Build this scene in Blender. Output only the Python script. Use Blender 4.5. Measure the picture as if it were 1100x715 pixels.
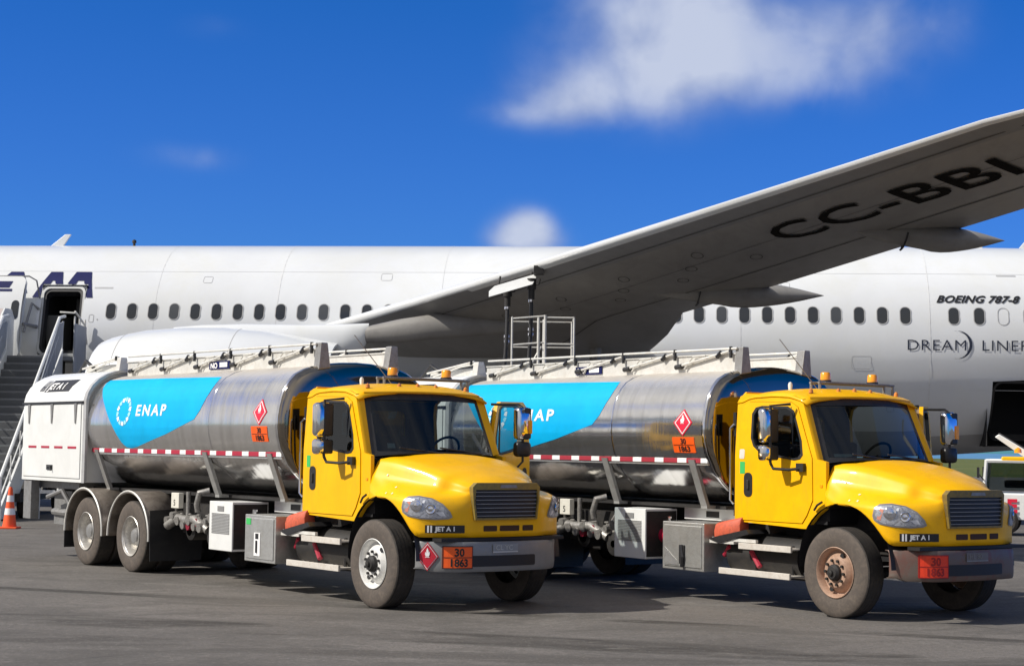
import bpy, bmesh, math, random
from mathutils import Vector, Matrix
from mathutils.bvhtree import BVHTree
from mathutils.geometry import tessellate_polygon
random.seed(7)
PI = math.pi
for o in list(bpy.data.objects): bpy.data.objects.remove(o)
SC = bpy.context.scene
COL = SC.collection

# ------------------------------------------------------------------ camera
FPX, PITCH, ROLL, HCAM = 1838.6341, .0661, .0142, 1.9323
cp, sp, cr, sr = math.cos(PITCH), math.sin(PITCH), math.cos(ROLL), math.sin(ROLL)
FW = Vector((0, cp, sp)); U0 = Vector((0, -sp, cp)); X0 = Vector((1, 0, 0))
RV = X0*cr + U0*sr; UV = -X0*sr + U0*cr
cam_d = bpy.data.cameras.new('camera'); cam = bpy.data.objects.new('camera', cam_d); COL.objects.link(cam)
cam_d.sensor_fit = 'HORIZONTAL'; cam_d.sensor_width = 36; cam_d.lens = FPX/1100*36
cam_d.clip_end = 60000; cam_d.clip_start = .1
mw = Matrix((RV, UV, -FW)).transposed().to_4x4(); mw.translation = Vector((0, 0, HCAM)); cam.matrix_world = mw
SC.camera = cam

# ------------------------------------------------------------------ light
SUN_DIR = Vector((-1.1, -.28, 1.0)).normalized()      # towards the sun
sun_d = bpy.data.lights.new('sun', 'SUN'); sun = bpy.data.objects.new('sun', sun_d); COL.objects.link(sun)
sun_d.energy = 5.0; sun_d.angle = math.radians(.53); sun_d.color = (1, .945, .85)
sun.rotation_euler = SUN_DIR.to_track_quat('Z', 'Y').to_euler()
SC.view_settings.view_transform = 'Standard'; SC.view_settings.look = 'None'
SC.view_settings.exposure = 0.08; SC.view_settings.gamma = 1
SC.cycles.max_bounces = 8; SC.cycles.transparent_max_bounces = 16
SC.cycles.use_denoising = True

# ------------------------------------------------------------------ node helpers
def S(node, name, v):
    if name in node.inputs: node.inputs[name].default_value = v
class NT:
    def __init__(s, nt): s.nt = nt
    def n(s, t, **k):
        x = s.nt.nodes.new(t)
        for a, b in k.items(): setattr(x, a, b)
        return x
    def l(s, a, b): s.nt.links.new(a, b)
    def set(s, sock, v):
        if hasattr(v, 'is_output'): s.l(v, sock)
        else: sock.default_value = v
    def m(s, op, a, b=None, c=None, clamp=False):
        x = s.n('ShaderNodeMath', operation=op); x.use_clamp = clamp
        s.set(x.inputs[0], a)
        if b is not None: s.set(x.inputs[1], b)
        if c is not None: s.set(x.inputs[2], c)
        return x.outputs[0]
    def mix(s, f, a, b, blend='MIX'):
        x = s.n('ShaderNodeMix', data_type='RGBA', blend_type=blend)
        s.set(x.inputs[0], f); s.set(x.inputs[6], a); s.set(x.inputs[7], b)
        return x.outputs[2]
    def noise(s, vec, scale, detail=4, rough=.5, dist=0):
        x = s.n('ShaderNodeTexNoise'); s.l(vec, x.inputs['Vector'])
        S(x, 'Scale', scale); S(x, 'Detail', detail); S(x, 'Roughness', rough); S(x, 'Distortion', dist)
        return x.outputs[0]
    def ramp(s, f, a, b, ca=(0, 0, 0, 1), cb=(1, 1, 1, 1)):
        x = s.n('ShaderNodeValToRGB'); s.l(f, x.inputs[0])
        e = x.color_ramp.elements; e[0].position = a; e[1].position = b; e[0].color = ca; e[1].color = cb
        return x.outputs[0]
    def obj(s, scale=(1, 1, 1)):
        t = s.n('ShaderNodeTexCoord'); mp = s.n('ShaderNodeMapping'); s.l(t.outputs['Object'], mp.inputs[0])
        mp.inputs['Scale'].default_value = scale
        return mp.outputs[0]
def c4(c): return (c[0], c[1], c[2], 1)
MATS = {}
def mat(name, col, rough=.5, metal=0, dirt=0, dirt_col=(.16, .13, .1), dscale=3, coat=0, bump=0, bscale=60, rvar=0, spec=.5, stretch=(1, 1, 1)):
    """procedural Principled material: base colour with slow variation, patchy dirt and fine bump"""
    if name in MATS: return MATS[name]
    m = bpy.data.materials.new(name); m.use_nodes = True; t = NT(m.node_tree); b = t.nt.nodes['Principled BSDF']
    S(b, 'Roughness', rough); S(b, 'Metallic', metal); S(b, 'Coat Weight', coat); S(b, 'Coat Roughness', .08); S(b, 'Specular IOR Level', spec)
    v = t.obj(stretch)
    n1 = t.noise(v, dscale, 6, .6, .3)
    col2 = tuple(x*.86 for x in col)
    base = t.mix(t.ramp(n1, .35, .7), c4(col), c4(col2))
    if dirt:
        n2 = t.noise(v, dscale*2.3, 8, .7, .8)
        base = t.mix(t.m('MULTIPLY', t.ramp(n2, .45, .72), dirt), base, c4(dirt_col))
    if name.startswith('yellow'):
        n3 = t.noise(v, 48, 3, .6); base = t.mix(t.m('MULTIPLY', t.ramp(n3, .68, .74), .55), base, (.35, .2, .03, 1))
        n4 = t.noise(t.obj((1, 1, .25)), 5, 8, .75, .5); base = t.mix(t.m('MULTIPLY', t.ramp(n4, .52, .78), .4), base, (.5, .3, .03, 1))
    t.l(base, b.inputs['Base Color'])
    if rvar:
        r = t.m('MULTIPLY_ADD', n1, rvar, rough-rvar/2, clamp=True); t.l(r, b.inputs['Roughness'])
    if bump:
        bp = t.n('ShaderNodeBump'); S(bp, 'Strength', bump); S(bp, 'Distance', .01)
        t.l(t.noise(v, bscale, 4, .6), bp.inputs['Height']); t.l(bp.outputs[0], b.inputs['Normal'])
    MATS[name] = m
    return m
YEL = mat('yellow_paint', (.92, .49, .001), .42, dirt=.12, dirt_col=(.6, .28, .005), dscale=1.6, coat=.2, spec=.25, rvar=.1)
YEL2 = mat('yellow_paint_worn', (.92, .485, .001), .45, dirt=.18, dirt_col=(.58, .27, .005), dscale=2.2, coat=.15, spec=.25, rvar=.1)
WHITE = mat('white_paint', (.78, .79, .78), .4, dirt=.2, dirt_col=(.5, .48, .43), dscale=1.2, coat=.2)
PLWHITE = mat('aircraft_white', (.72, .74, .76), .3, dirt=.3, dirt_col=(.62, .61, .5), dscale=.2, coat=.3, rvar=.1)
BLACK = mat('black_plastic', (.018, .018, .02), .45, dirt=.3, dirt_col=(.06, .055, .05))
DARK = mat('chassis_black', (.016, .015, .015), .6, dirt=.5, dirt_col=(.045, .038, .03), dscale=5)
RUB = mat('rubber', (.036, .032, .029), .85, dirt=.5, dirt_col=(.10, .08, .062), dscale=5, bump=.4)
RUBW = mat('rubber_sidewall', (.085, .07, .06), .85, dirt=.6, dirt_col=(.15, .12, .095), dscale=6, bump=.3)
ALU = mat('checker_aluminium', (.62, .62, .6), .42, metal=.8, dirt=.35, dirt_col=(.3, .27, .23), dscale=4, bump=.3, bscale=40)
ALUW = mat('walkway_aluminium', (.74, .73, .69), .5, metal=.3, dirt=.4, dirt_col=(.42, .36, .29), dscale=3)
STEEL = mat('grey_steel', (.3, .3, .3), .5, metal=.4, dirt=.5, dirt_col=(.12, .1, .08), dscale=5)
CHROME = mat('chrome', (.8, .8, .82), .1, metal=1, dirt=.1, dscale=6)
WHEELW = mat('wheel_white', (.75, .75, .73), .4, dirt=.35, dirt_col=(.3, .24, .18), dscale=8)
WHEELR = mat('wheel_rusty', (.42, .27, .19), .55, dirt=.8, dirt_col=(.22, .12, .08), dscale=9)
WHEELA = mat('wheel_aluminium', (.72, .7, .66), .35, metal=.5, dirt=.5, dirt_col=(.25, .2, .15), dscale=8)
BUMPG = mat('bumper_grey', (.23, .235, .24), .45, metal=.2, dirt=.3, dirt_col=(.2, .19, .18), dscale=4)
BUMPD = mat('bumper_scuffed', (.15, .118, .10), .5, metal=.2, dirt=1, dirt_col=(.17, .06, .045), dscale=1.6)
RED = mat('sign_red', (.68, .015, .05), .45); DRED = mat('faded_red', (.42, .02, .05), .5)
ORANGE = mat('sign_orange', (.95, .12, .01), .45); ORED = mat('sign_orange_red', (.85, .05, .012), .5, dirt=.4, dirt_col=(.4, .03, .02), dscale=9)
CHOCK = mat('chock_orange', (.62, .11, .05), .6, dirt=.7, dirt_col=(.22, .06, .04), dscale=9)
WSIGN = mat('sign_white', (.85, .85, .85), .5); KSIGN = mat('sign_black', (.012, .012, .014), .5)
BLUE = mat('logo_blue', (.0, .42, .80), .5, spec=.2, dirt=.06, dirt_col=(.02, .35, .6))
LBLUE = mat('logo_pale_blue', (.35, .75, .9), .4)
NAVY = mat('livery_navy', (.008, .012, .085), .6, spec=.15)
AMBER = mat('amber_lens', (.95, .36, .01), .2, coat=.6); TRIM = mat('door_inner_trim', (.24, .18, .12), .6, dirt=.4, dirt_col=(.12, .09, .06))
MAROON = mat('maroon_paint', (.25, .01, .03), .4); CREAM = mat('cream_enamel', (.72, .7, .62), .4, dirt=.3, dirt_col=(.4, .35, .28))
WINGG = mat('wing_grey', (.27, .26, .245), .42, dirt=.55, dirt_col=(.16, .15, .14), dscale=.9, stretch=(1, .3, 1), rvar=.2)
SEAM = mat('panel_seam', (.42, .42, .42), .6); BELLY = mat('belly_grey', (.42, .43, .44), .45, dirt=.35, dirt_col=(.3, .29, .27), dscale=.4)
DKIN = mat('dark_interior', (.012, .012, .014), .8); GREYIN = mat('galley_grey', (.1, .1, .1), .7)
STAIRP = mat('stair_panel', (.3, .33, .38), .5, dirt=.3, dirt_col=(.2, .2, .2)); STEP = mat('stair_tread', (.17, .18, .19), .7, dirt=.3)
GREENS = mat('sticker_green', (.05, .5, .12), .5); GRILLE = mat('grille_bar', (.42, .44, .48), .4, metal=.3)

def glass(name, tint, refl=.12, fres=.8):
    if name in MATS: return MATS[name]
    m = bpy.data.materials.new(name); m.use_nodes = True; t = NT(m.node_tree); nt = t.nt; nt.nodes.clear()
    out = t.n('ShaderNodeOutputMaterial'); tr = t.n('ShaderNodeBsdfTransparent'); tr.inputs[0].default_value = c4(tint)
    gl = t.n('ShaderNodeBsdfGlossy'); gl.inputs['Roughness'].default_value = .03; gl.inputs[0].default_value = (.9, .95, 1, 1)
    lw = t.n('ShaderNodeLayerWeight'); lw.inputs[0].default_value = .25
    f = t.m('MULTIPLY_ADD', lw.outputs['Fresnel'], fres, refl*.3, clamp=True)
    mx = t.n('ShaderNodeMixShader'); t.l(f, mx.inputs[0]); t.l(tr.outputs[0], mx.inputs[1]); t.l(gl.outputs[0], mx.inputs[2]); t.l(mx.outputs[0], out.inputs[0])
    MATS[name] = m; return m
WGLASS = glass('windscreen_glass', (.36, .42, .42)); 
SGLASS = glass('side_glass', (.4, .45, .45))
PGLASS2 = mat('cabin_window_shade', (.05, .055, .062), .3, coat=.3); PGLASS = mat('cabin_window_glass', (.02, .024, .03), .12, coat=.4)
LENS = glass('headlight_lens', (.96, .97, 1), .1, .3)

def tank_material():
    m = bpy.data.materials.new('polished_tank_aluminium'); m.use_nodes = True; t = NT(m.node_tree); b = t.nt.nodes['Principled BSDF']
    v = t.obj(); vs = t.obj((1.0, .35, .3)); vv = t.obj((9, .5, .5))
    n1 = t.noise(v, 1.7, 8, .65, .6); n2 = t.noise(vv, 1.0, 5, .6, .2); n3 = t.noise(vs, .9, 3, .5, .3)
    base = t.mix(t.ramp(n1, .35, .72), (.93, .92, .91, 1), (.74, .73, .71, 1))
    base = t.mix(t.m('MULTIPLY', t.ramp(n2, .45, .75), .35), base, (.36, .34, .31, 1))
    # dusty top of the shell (dust lies where the metal faces up)
    g = t.n('ShaderNodeNewGeometry'); sx = t.n('ShaderNodeSeparateXYZ'); t.l(g.outputs['Normal'], sx.inputs[0])
    up = t.m('MULTIPLY', t.m('SUBTRACT', sx.outputs[2], .62, clamp=True), 3.2, clamp=True)
    dust = t.m('MULTIPLY', up, t.m('MULTIPLY_ADD', n1, .8, .35, clamp=True), clamp=True)
    base = t.mix(dust, base, (.42, .38, .33, 1)); t.l(base, b.inputs['Base Color'])
    t.l(t.m('MULTIPLY_ADD', dust, -.7, .93, clamp=True), b.inputs['Metallic'])
    r = t.m('ADD', t.m('MULTIPLY_ADD', n1, .16, .015), t.m('MULTIPLY_ADD', n2, .10, .0)); r = t.m('ADD', r, t.m('MULTIPLY', dust, .5), clamp=True)
    t.l(r, b.inputs['Roughness'])
    bp = t.n('ShaderNodeBump'); S(bp, 'Strength', .6); S(bp, 'Distance', .045)
    t.l(t.m('ADD', n3, t.m('MULTIPLY', n2, .12)), bp.inputs['Height']); t.l(bp.outputs[0], b.inputs['Normal'])
    return m
TANK = tank_material()
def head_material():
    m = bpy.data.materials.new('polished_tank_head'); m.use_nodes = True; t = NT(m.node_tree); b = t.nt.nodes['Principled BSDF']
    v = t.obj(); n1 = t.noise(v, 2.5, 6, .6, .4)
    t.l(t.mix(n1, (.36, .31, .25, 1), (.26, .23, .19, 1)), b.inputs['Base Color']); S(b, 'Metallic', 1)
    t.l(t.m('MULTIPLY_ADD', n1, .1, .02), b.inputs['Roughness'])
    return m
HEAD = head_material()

# ------------------------------------------------------------------ world: clear sky with a few clouds
w = bpy.data.worlds.new('World'); SC.world = w; w.use_nodes = True
t = NT(w.node_tree); bg = t.nt.nodes['Background']
sky = t.n('ShaderNodeTexSky'); sky.sky_type = 'NISHITA'; sky.sun_disc = False
sky.sun_elevation = math.asin(SUN_DIR.z); sky.sun_rotation = math.atan2(SUN_DIR.x, SUN_DIR.y) % (2*PI)
sky.altitude = 0; sky.air_density = 1.0; sky.dust_density = .2; sky.ozone_density = 3.5
hs = t.n('ShaderNodeHueSaturation'); S(hs, 'Saturation', 1.5); S(hs, 'Hue', .512); S(hs, 'Value', 1.25); t.l(sky.outputs[0], hs.inputs['Color'])
sep = t.n('ShaderNodeSeparateColor'); t.l(hs.outputs[0], sep.inputs[0]); cmb = t.n('ShaderNodeCombineColor')
for i, (a_, g_) in enumerate(((.616, .493), (1.374, .62), (1.017, 1.17))): t.l(t.m('MULTIPLY', t.m('POWER', t.m('MAXIMUM', sep.outputs[i], 0), g_), a_), cmb.inputs[i])
SKYC = cmb.outputs[0]
tc = t.n('ShaderNodeTexCoord'); sx = t.n('ShaderNodeSeparateXYZ'); t.l(tc.outputs['Generated'], sx.inputs[0])
az = t.m('MULTIPLY', t.m('ARCTAN2', sx.outputs[0], sx.outputs[1]), 1838.); el = t.m('MULTIPLY', t.m('ARCSINE', sx.outputs[2]), 1838.)   # degrees-like units
cv = t.n('ShaderNodeCombineXYZ'); t.l(az, cv.inputs[0]); t.l(el, cv.inputs[1])
nb = t.noise(cv.outputs[0], .0075, 5, .48, .3); nf = t.noise(cv.outputs[0], .011, 4, .5, .2)
def blob(a, e, ra, re, amp=1):
    x = t.m('MULTIPLY', t.m('SUBTRACT', az, a), 1/ra); y = t.m('MULTIPLY', t.m('SUBTRACT', el, e), 1/re)
    d = t.m('ADD', t.m('MULTIPLY', x, x), t.m('MULTIPLY', y, y))
    return t.m('MULTIPLY', t.m('EXPONENT', t.m('MULTIPLY', d, -1.0)), amp)
acc = None
for (u, v_, ra, re, am) in [(690, 80, 105, 52, 1.0), (790, 35, 150, 66, 1.0), (925, 42, 85, 50, .8), (630, 108, 85, 32, .75), (690, 5, 85, 45, .8), (565, 124, 55, 18, .6), (860, 90, 90, 30, .4),
                            (800, -80, 190, 80, .8), (545, 252, 26, 20, .95), (582, 250, 28, 24, .95), (564, 236, 26, 18, .8), (565, 262, 45, 14, .7),
                            (205, 180, 66, 17, .42), (222, 46, 40, 18, .34)]:
    b_ = blob((u-550), (479-v_), ra, re, am); acc = b_ if acc is None else t.m('ADD', acc, b_)
dens = t.m('ADD', acc, t.m('MULTIPLY', t.m('MULTIPLY_ADD', nb, 1.9, -1.0), t.m('MULTIPLY', acc, 2.2, clamp=True)))
mask = t.n('ShaderNodeMapRange'); mask.interpolation_type = 'SMOOTHSTEP'; t.l(dens, mask.inputs[0]); mask.inputs[1].default_value = .03; mask.inputs[2].default_value = 1.75; mask.inputs[4].default_value = .93
ccol = t.mix(t.ramp(t.m('MULTIPLY_ADD', dens, .16, t.m('MULTIPLY', nf, 1.1)), .56, .86), (4.6, 5.8, 9.4, 1), (8.8, 9.7, 12.0, 1))
# unseen cloud added behind, left and overhead for neutral fill and silver tank reflections
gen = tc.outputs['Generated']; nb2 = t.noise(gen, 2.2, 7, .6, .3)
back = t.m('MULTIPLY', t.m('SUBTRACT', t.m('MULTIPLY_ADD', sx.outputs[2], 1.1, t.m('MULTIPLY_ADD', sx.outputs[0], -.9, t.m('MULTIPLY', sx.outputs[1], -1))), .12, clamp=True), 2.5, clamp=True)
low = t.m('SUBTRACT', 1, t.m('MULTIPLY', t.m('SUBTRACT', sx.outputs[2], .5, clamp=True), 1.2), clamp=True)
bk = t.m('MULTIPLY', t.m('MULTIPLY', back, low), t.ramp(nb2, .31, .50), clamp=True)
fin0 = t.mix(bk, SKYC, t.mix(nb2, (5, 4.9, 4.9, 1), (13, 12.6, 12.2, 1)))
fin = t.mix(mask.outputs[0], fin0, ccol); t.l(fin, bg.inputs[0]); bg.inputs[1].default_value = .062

# ------------------------------------------------------------------ geometry helpers
EACH = {'marker_lamp', 'hand_hole', 'wheel_nut', 'cabin_lining', 'cowl_joint', 'engine_housing', 'hose_clip', 'valve_cap', 'fascia_slot', 'reflector',
        'manhole_lid', 'skin_joint', 'rear_coaming', 'door_hinge', 'headlight', 'mirror', 'cabinet_support', 'panel_hinge', 'galley_unit', 'mud_flap', 'weld_band', 'pump', 'frame_locker_vent', 'wing_mirror', 'step_hanger', 'lamp_insert', 'tow_bar'}
def finish(bm, name, m, parent=None, smooth=None, bevel=0, sub=0, seg=2):
    """link a bmesh as one mesh object; countable pieces (EACH) become one object each"""
    if name in EACH:
        bm.verts.ensure_lookup_table(); left = set(bm.verts); isl = []
        while left:
            st_ = [left.pop()]; grp = set(st_)
            while st_:
                v = st_.pop()
                for e in v.link_edges:
                    q = e.other_vert(v)
                    if q in left: left.discard(q); grp.add(q); st_.append(q)
            isl.append(grp)
        if len(isl) > 1:
            isl.sort(key=lambda g: min((v.index, ) for v in g)); outs = []
            for g in isl:
                n_ = bmesh.new(); mp = {v: n_.verts.new(v.co) for v in sorted(g, key=lambda v: v.index)}
                for f in bm.faces:
                    if f.verts[0] in g:
                        nf = n_.faces.new([mp[v] for v in f.verts]); nf.material_index = f.material_index
                outs.append(_finish(n_, name, m, parent, smooth, bevel, sub, seg))
            bm.free(); return outs[0]
    return _finish(bm, name, m, parent, smooth, bevel, sub, seg)
def _finish(bm, name, m, parent=None, smooth=None, bevel=0, sub=0, seg=2):
    me = bpy.data.meshes.new(name)
    bmesh.ops.recalc_face_normals(bm, faces=bm.faces) if smooth != 'keep' else None
    bm.to_mesh(me); bm.free()
    o = bpy.data.objects.new(name, me); COL.objects.link(o)
    for x in (m if isinstance(m, (list, tuple)) else [m]): me.materials.append(x)
    if parent: o.parent = parent
    if bevel:
        b = o.modifiers.new('b', 'BEVEL'); b.width = bevel; b.segments = seg; b.limit_method = 'ANGLE'; b.angle_limit = math.radians(35)
    if sub:
        s = o.modifiers.new('s', 'SUBSURF'); s.levels = sub; s.render_levels = sub
    if smooth:
        ang = 40 if smooth in (True, 'keep') else smooth
        for p in me.polygons: p.use_smooth = True
        if not sub: me.set_sharp_from_angle(angle=math.radians(ang))
    return o
def nb_(): return bmesh.new()
def box(bm, x0, x1, y0, y1, z0, z1, M=None, mi=0):
    vs = [bm.verts.new((x, y, z)) for x in (x0, x1) for y in (y0, y1) for z in (z0, z1)]
    fs = []
    for f in ((0, 1, 3, 2), (4, 6, 7, 5), (0, 4, 5, 1), (2, 3, 7, 6), (0, 2, 6, 4), (1, 5, 7, 3)):
        q = bm.faces.new([vs[i] for i in f]); q.material_index = mi; fs.append(q)
    if M is not None: bmesh.ops.transform(bm, matrix=M, verts=vs)
    return vs
def tube(bm, pts, r, n=8, caps=True, mi=0):
    pts = [Vector(p) for p in pts]; rings = []
    rr = r if isinstance(r, (list, tuple)) else [r]*len(pts)
    up = None
    for i, p in enumerate(pts):
        d = (pts[min(i+1, len(pts)-1)]-pts[max(i-1, 0)]).normalized()
        if up is None:
            up = d.orthogonal().normalized()
        up = (up - d*up.dot(d)).normalized() if (up - d*up.dot(d)).length > 1e-5 else d.orthogonal().normalized()
        s_ = d.cross(up)
        rings.append([bm.verts.new(p + (up*math.cos(2*PI*k/n)+s_*math.sin(2*PI*k/n))*rr[i]) for k in range(n)])
    for a, b in zip(rings, rings[1:]):
        for k in range(n):
            f = bm.faces.new((a[k], a[(k+1) % n], b[(k+1) % n], b[k])); f.material_index = mi
    if caps:
        bm.faces.new(rings[0][::-1]).material_index = mi; bm.faces.new(rings[-1]).material_index = mi
def grid(bm, rows, close=False, mi=0):
    """rows: list of equal-length lists of points"""
    V = [[bm.verts.new(p) for p in r] for r in rows]; F = []
    for a, b in zip(V, V[1:]):
        n = len(a)
        for k in range(n if close else n-1):
            q = (a[k], a[(k+1) % n], b[(k+1) % n], b[k])
            if len(set(q)) == 4:
                f = bm.faces.new(q); f.material_index = mi; F.append(f)
    return V
def lathe(bm, prof, axis='y', n=40, c=(0, 0, 0), mi=0):
    """prof: list of (axial, radius)"""
    rows = []
    for a, r in prof:
        ring = []
        for k in range(n):
            th = 2*PI*k/n; u, v = r*math.cos(th), r*math.sin(th)
            p = {'y': (u, a, v), 'x': (a, u, v), 'z': (u, v, a)}[axis]
            ring.append((p[0]+c[0], p[1]+c[1], p[2]+c[2]))
        rows.append(ring)
    V = grid(bm, rows, True, mi)
    return V
def prism(bm, poly, h0, h1, fn, mi=0):
    """extrude polygon (2D) between h0 and h1; fn(a,b,h)->point"""
    A = [bm.verts.new(fn(a, b, h0)) for a, b in poly]; B_ = [bm.verts.new(fn(a, b, h1)) for a, b in poly]
    n = len(poly)
    for k in range(n): bm.faces.new((A[k], A[(k+1) % n], B_[(k+1) % n], B_[k])).material_index = mi
    for tri in tessellate_polygon([[Vector((a, b, 0)) for a, b in poly]]):
        bm.faces.new([A[i] for i in tri]).material_index = mi; bm.faces.new([B_[i] for i in reversed(tri)]).material_index = mi
def poly2(bm, poly, fn, cut=None, mi=0):
    """flat polygon in 2D, optionally cut into strips, then mapped by fn(a,b)"""
    t_ = bmesh.new(); vs = [t_.verts.new((a, b, 0)) for a, b in poly]
    for tri in tessellate_polygon([[Vector((a, b, 0)) for a, b in poly]]):
        try: t_.faces.new([vs[i] for i in tri])
        except ValueError: pass
    merge2(bm, t_, fn, cut, mi)
def merge2(bm, t_, fn, cut, mi=0):
    if cut:
        for ax in (0, 1):
            lo = min(v.co[ax] for v in t_.verts); hi = max(v.co[ax] for v in t_.verts)
            st = cut[ax] if isinstance(cut, tuple) else cut
            if not st: continue
            k = lo+st
            while k < hi:
                co = [0, 0, 0]; no = [0, 0, 0]; co[ax] = k; no[ax] = 1
                bmesh.ops.bisect_plane(t_, geom=t_.verts[:]+t_.edges[:]+t_.faces[:], plane_co=co, plane_no=no); k += st
    t_.verts.ensure_lookup_table(); mp = {}
    for v in t_.verts: mp[v] = bm.verts.new(fn(v.co.x, v.co.y))
    for f in t_.faces:
        try: bm.faces.new([mp[v] for v in f.verts]).material_index = mi
        except ValueError: pass
    t_.free()
def text2(bm, body, size, fn, bold=0, shear=0, sx=1., align='LEFT', cut=None, mi=0, spacing=1):
    cu = bpy.data.curves.new('lettering', 'FONT'); cu.body = body; cu.size = size; cu.offset = bold; cu.shear = shear
    cu.align_x = align; cu.resolution_u = 3; cu.space_character = spacing
    o = bpy.data.objects.new('lettering', cu); COL.objects.link(o)
    dg = bpy.context.evaluated_depsgraph_get(); dg.update(); me = o.evaluated_get(dg).to_mesh()
    t_ = bmesh.new(); t_.from_mesh(me); o.evaluated_get(dg).to_mesh_clear(); bpy.data.objects.remove(o); bpy.data.curves.remove(cu)
    for v in t_.verts: v.co.x *= sx; v.co.z = 0
    bmesh.ops.remove_doubles(t_, verts=t_.verts, dist=1e-5)
    merge2(bm, t_, fn, cut, mi)
def empty(name, loc=(0, 0, 0), rz=0, label=None, cat=None, group=None):
    o = bpy.data.objects.new(name, None); COL.objects.link(o); o.location = loc; o.rotation_euler = (0, 0, rz); o.empty_display_size = .3
    if label: o['label'] = label
    if cat: o['category'] = cat
    if group: o['group'] = group
    return o
def tag(o, label, cat, group=None):
    o['label'] = label; o['category'] = cat
    if group: o['group'] = group
    return o
def rrect(cx, cy, w_, h_, r, n=5):
    pts = []
    for (sx_, sy_, a0) in ((1, 1, 0), (-1, 1, 90), (-1, -1, 180), (1, -1, 270)):
        for k in range(n+1):
            a = math.radians(a0+90*k/n); pts.append((cx+sx_*(w_/2-r)+r*math.cos(a), cy+sy_*(h_/2-r)+r*math.sin(a)))
    return pts
def interp(x, xs, ys):
    if x <= xs[0]: return ys[0]
    for i in range(1, len(xs)):
        if x <= xs[i]: return ys[i-1]+(ys[i]-ys[i-1])*(x-xs[i-1])/(xs[i]-xs[i-1])
    return ys[-1]
def raypoly(c, a, poly):
    """distance from c along angle a to polygon"""
    dx, dy = math.cos(a), math.sin(a); best = None
    for (x0, y0), (x1, y1) in zip(poly, poly[1:]+poly[:1]):
        ex, ey = x1-x0, y1-y0; den = dx*ey-dy*ex
        if abs(den) < 1e-9: continue
        t_ = ((x0-c[0])*ey-(y0-c[1])*ex)/den; s_ = ((x0-c[0])*dy-(y0-c[1])*dx)/den
        if t_ > 0 and -1e-6 <= s_ <= 1+1e-6 and (best is None or t_ > best): best = t_
    return best
def holed(bm, outer, inner, c, fn, th, N=64):
    """plate with a hole: outer and inner are polygons star-shaped about c; fn(a,b,depth)"""
    angs = sorted(set([round(2*PI*k/N, 4) for k in range(N)] + [round(math.atan2(y-c[1], x-c[0]) % (2*PI), 4) for x, y in outer+inner]))
    rows = {}
    for key, d in (('f', 0), ('b', th)):
        for nm, pl in (('o', outer), ('i', inner)):
            L = []
            for a in angs:
                r = raypoly(c, a, pl); L.append(bm.verts.new(fn(c[0]+r*math.cos(a), c[1]+r*math.sin(a), d)))
            rows[key+nm] = L
    n = len(angs)
    for k in range(n):
        j = (k+1) % n
        for A, B_ in (('fo', 'fi'), ('bi', 'bo'), ('bo', 'fo'), ('fi', 'bi')):
            bm.faces.new((rows[A][k], rows[A][j], rows[B_][j], rows[B_][k]))

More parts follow.
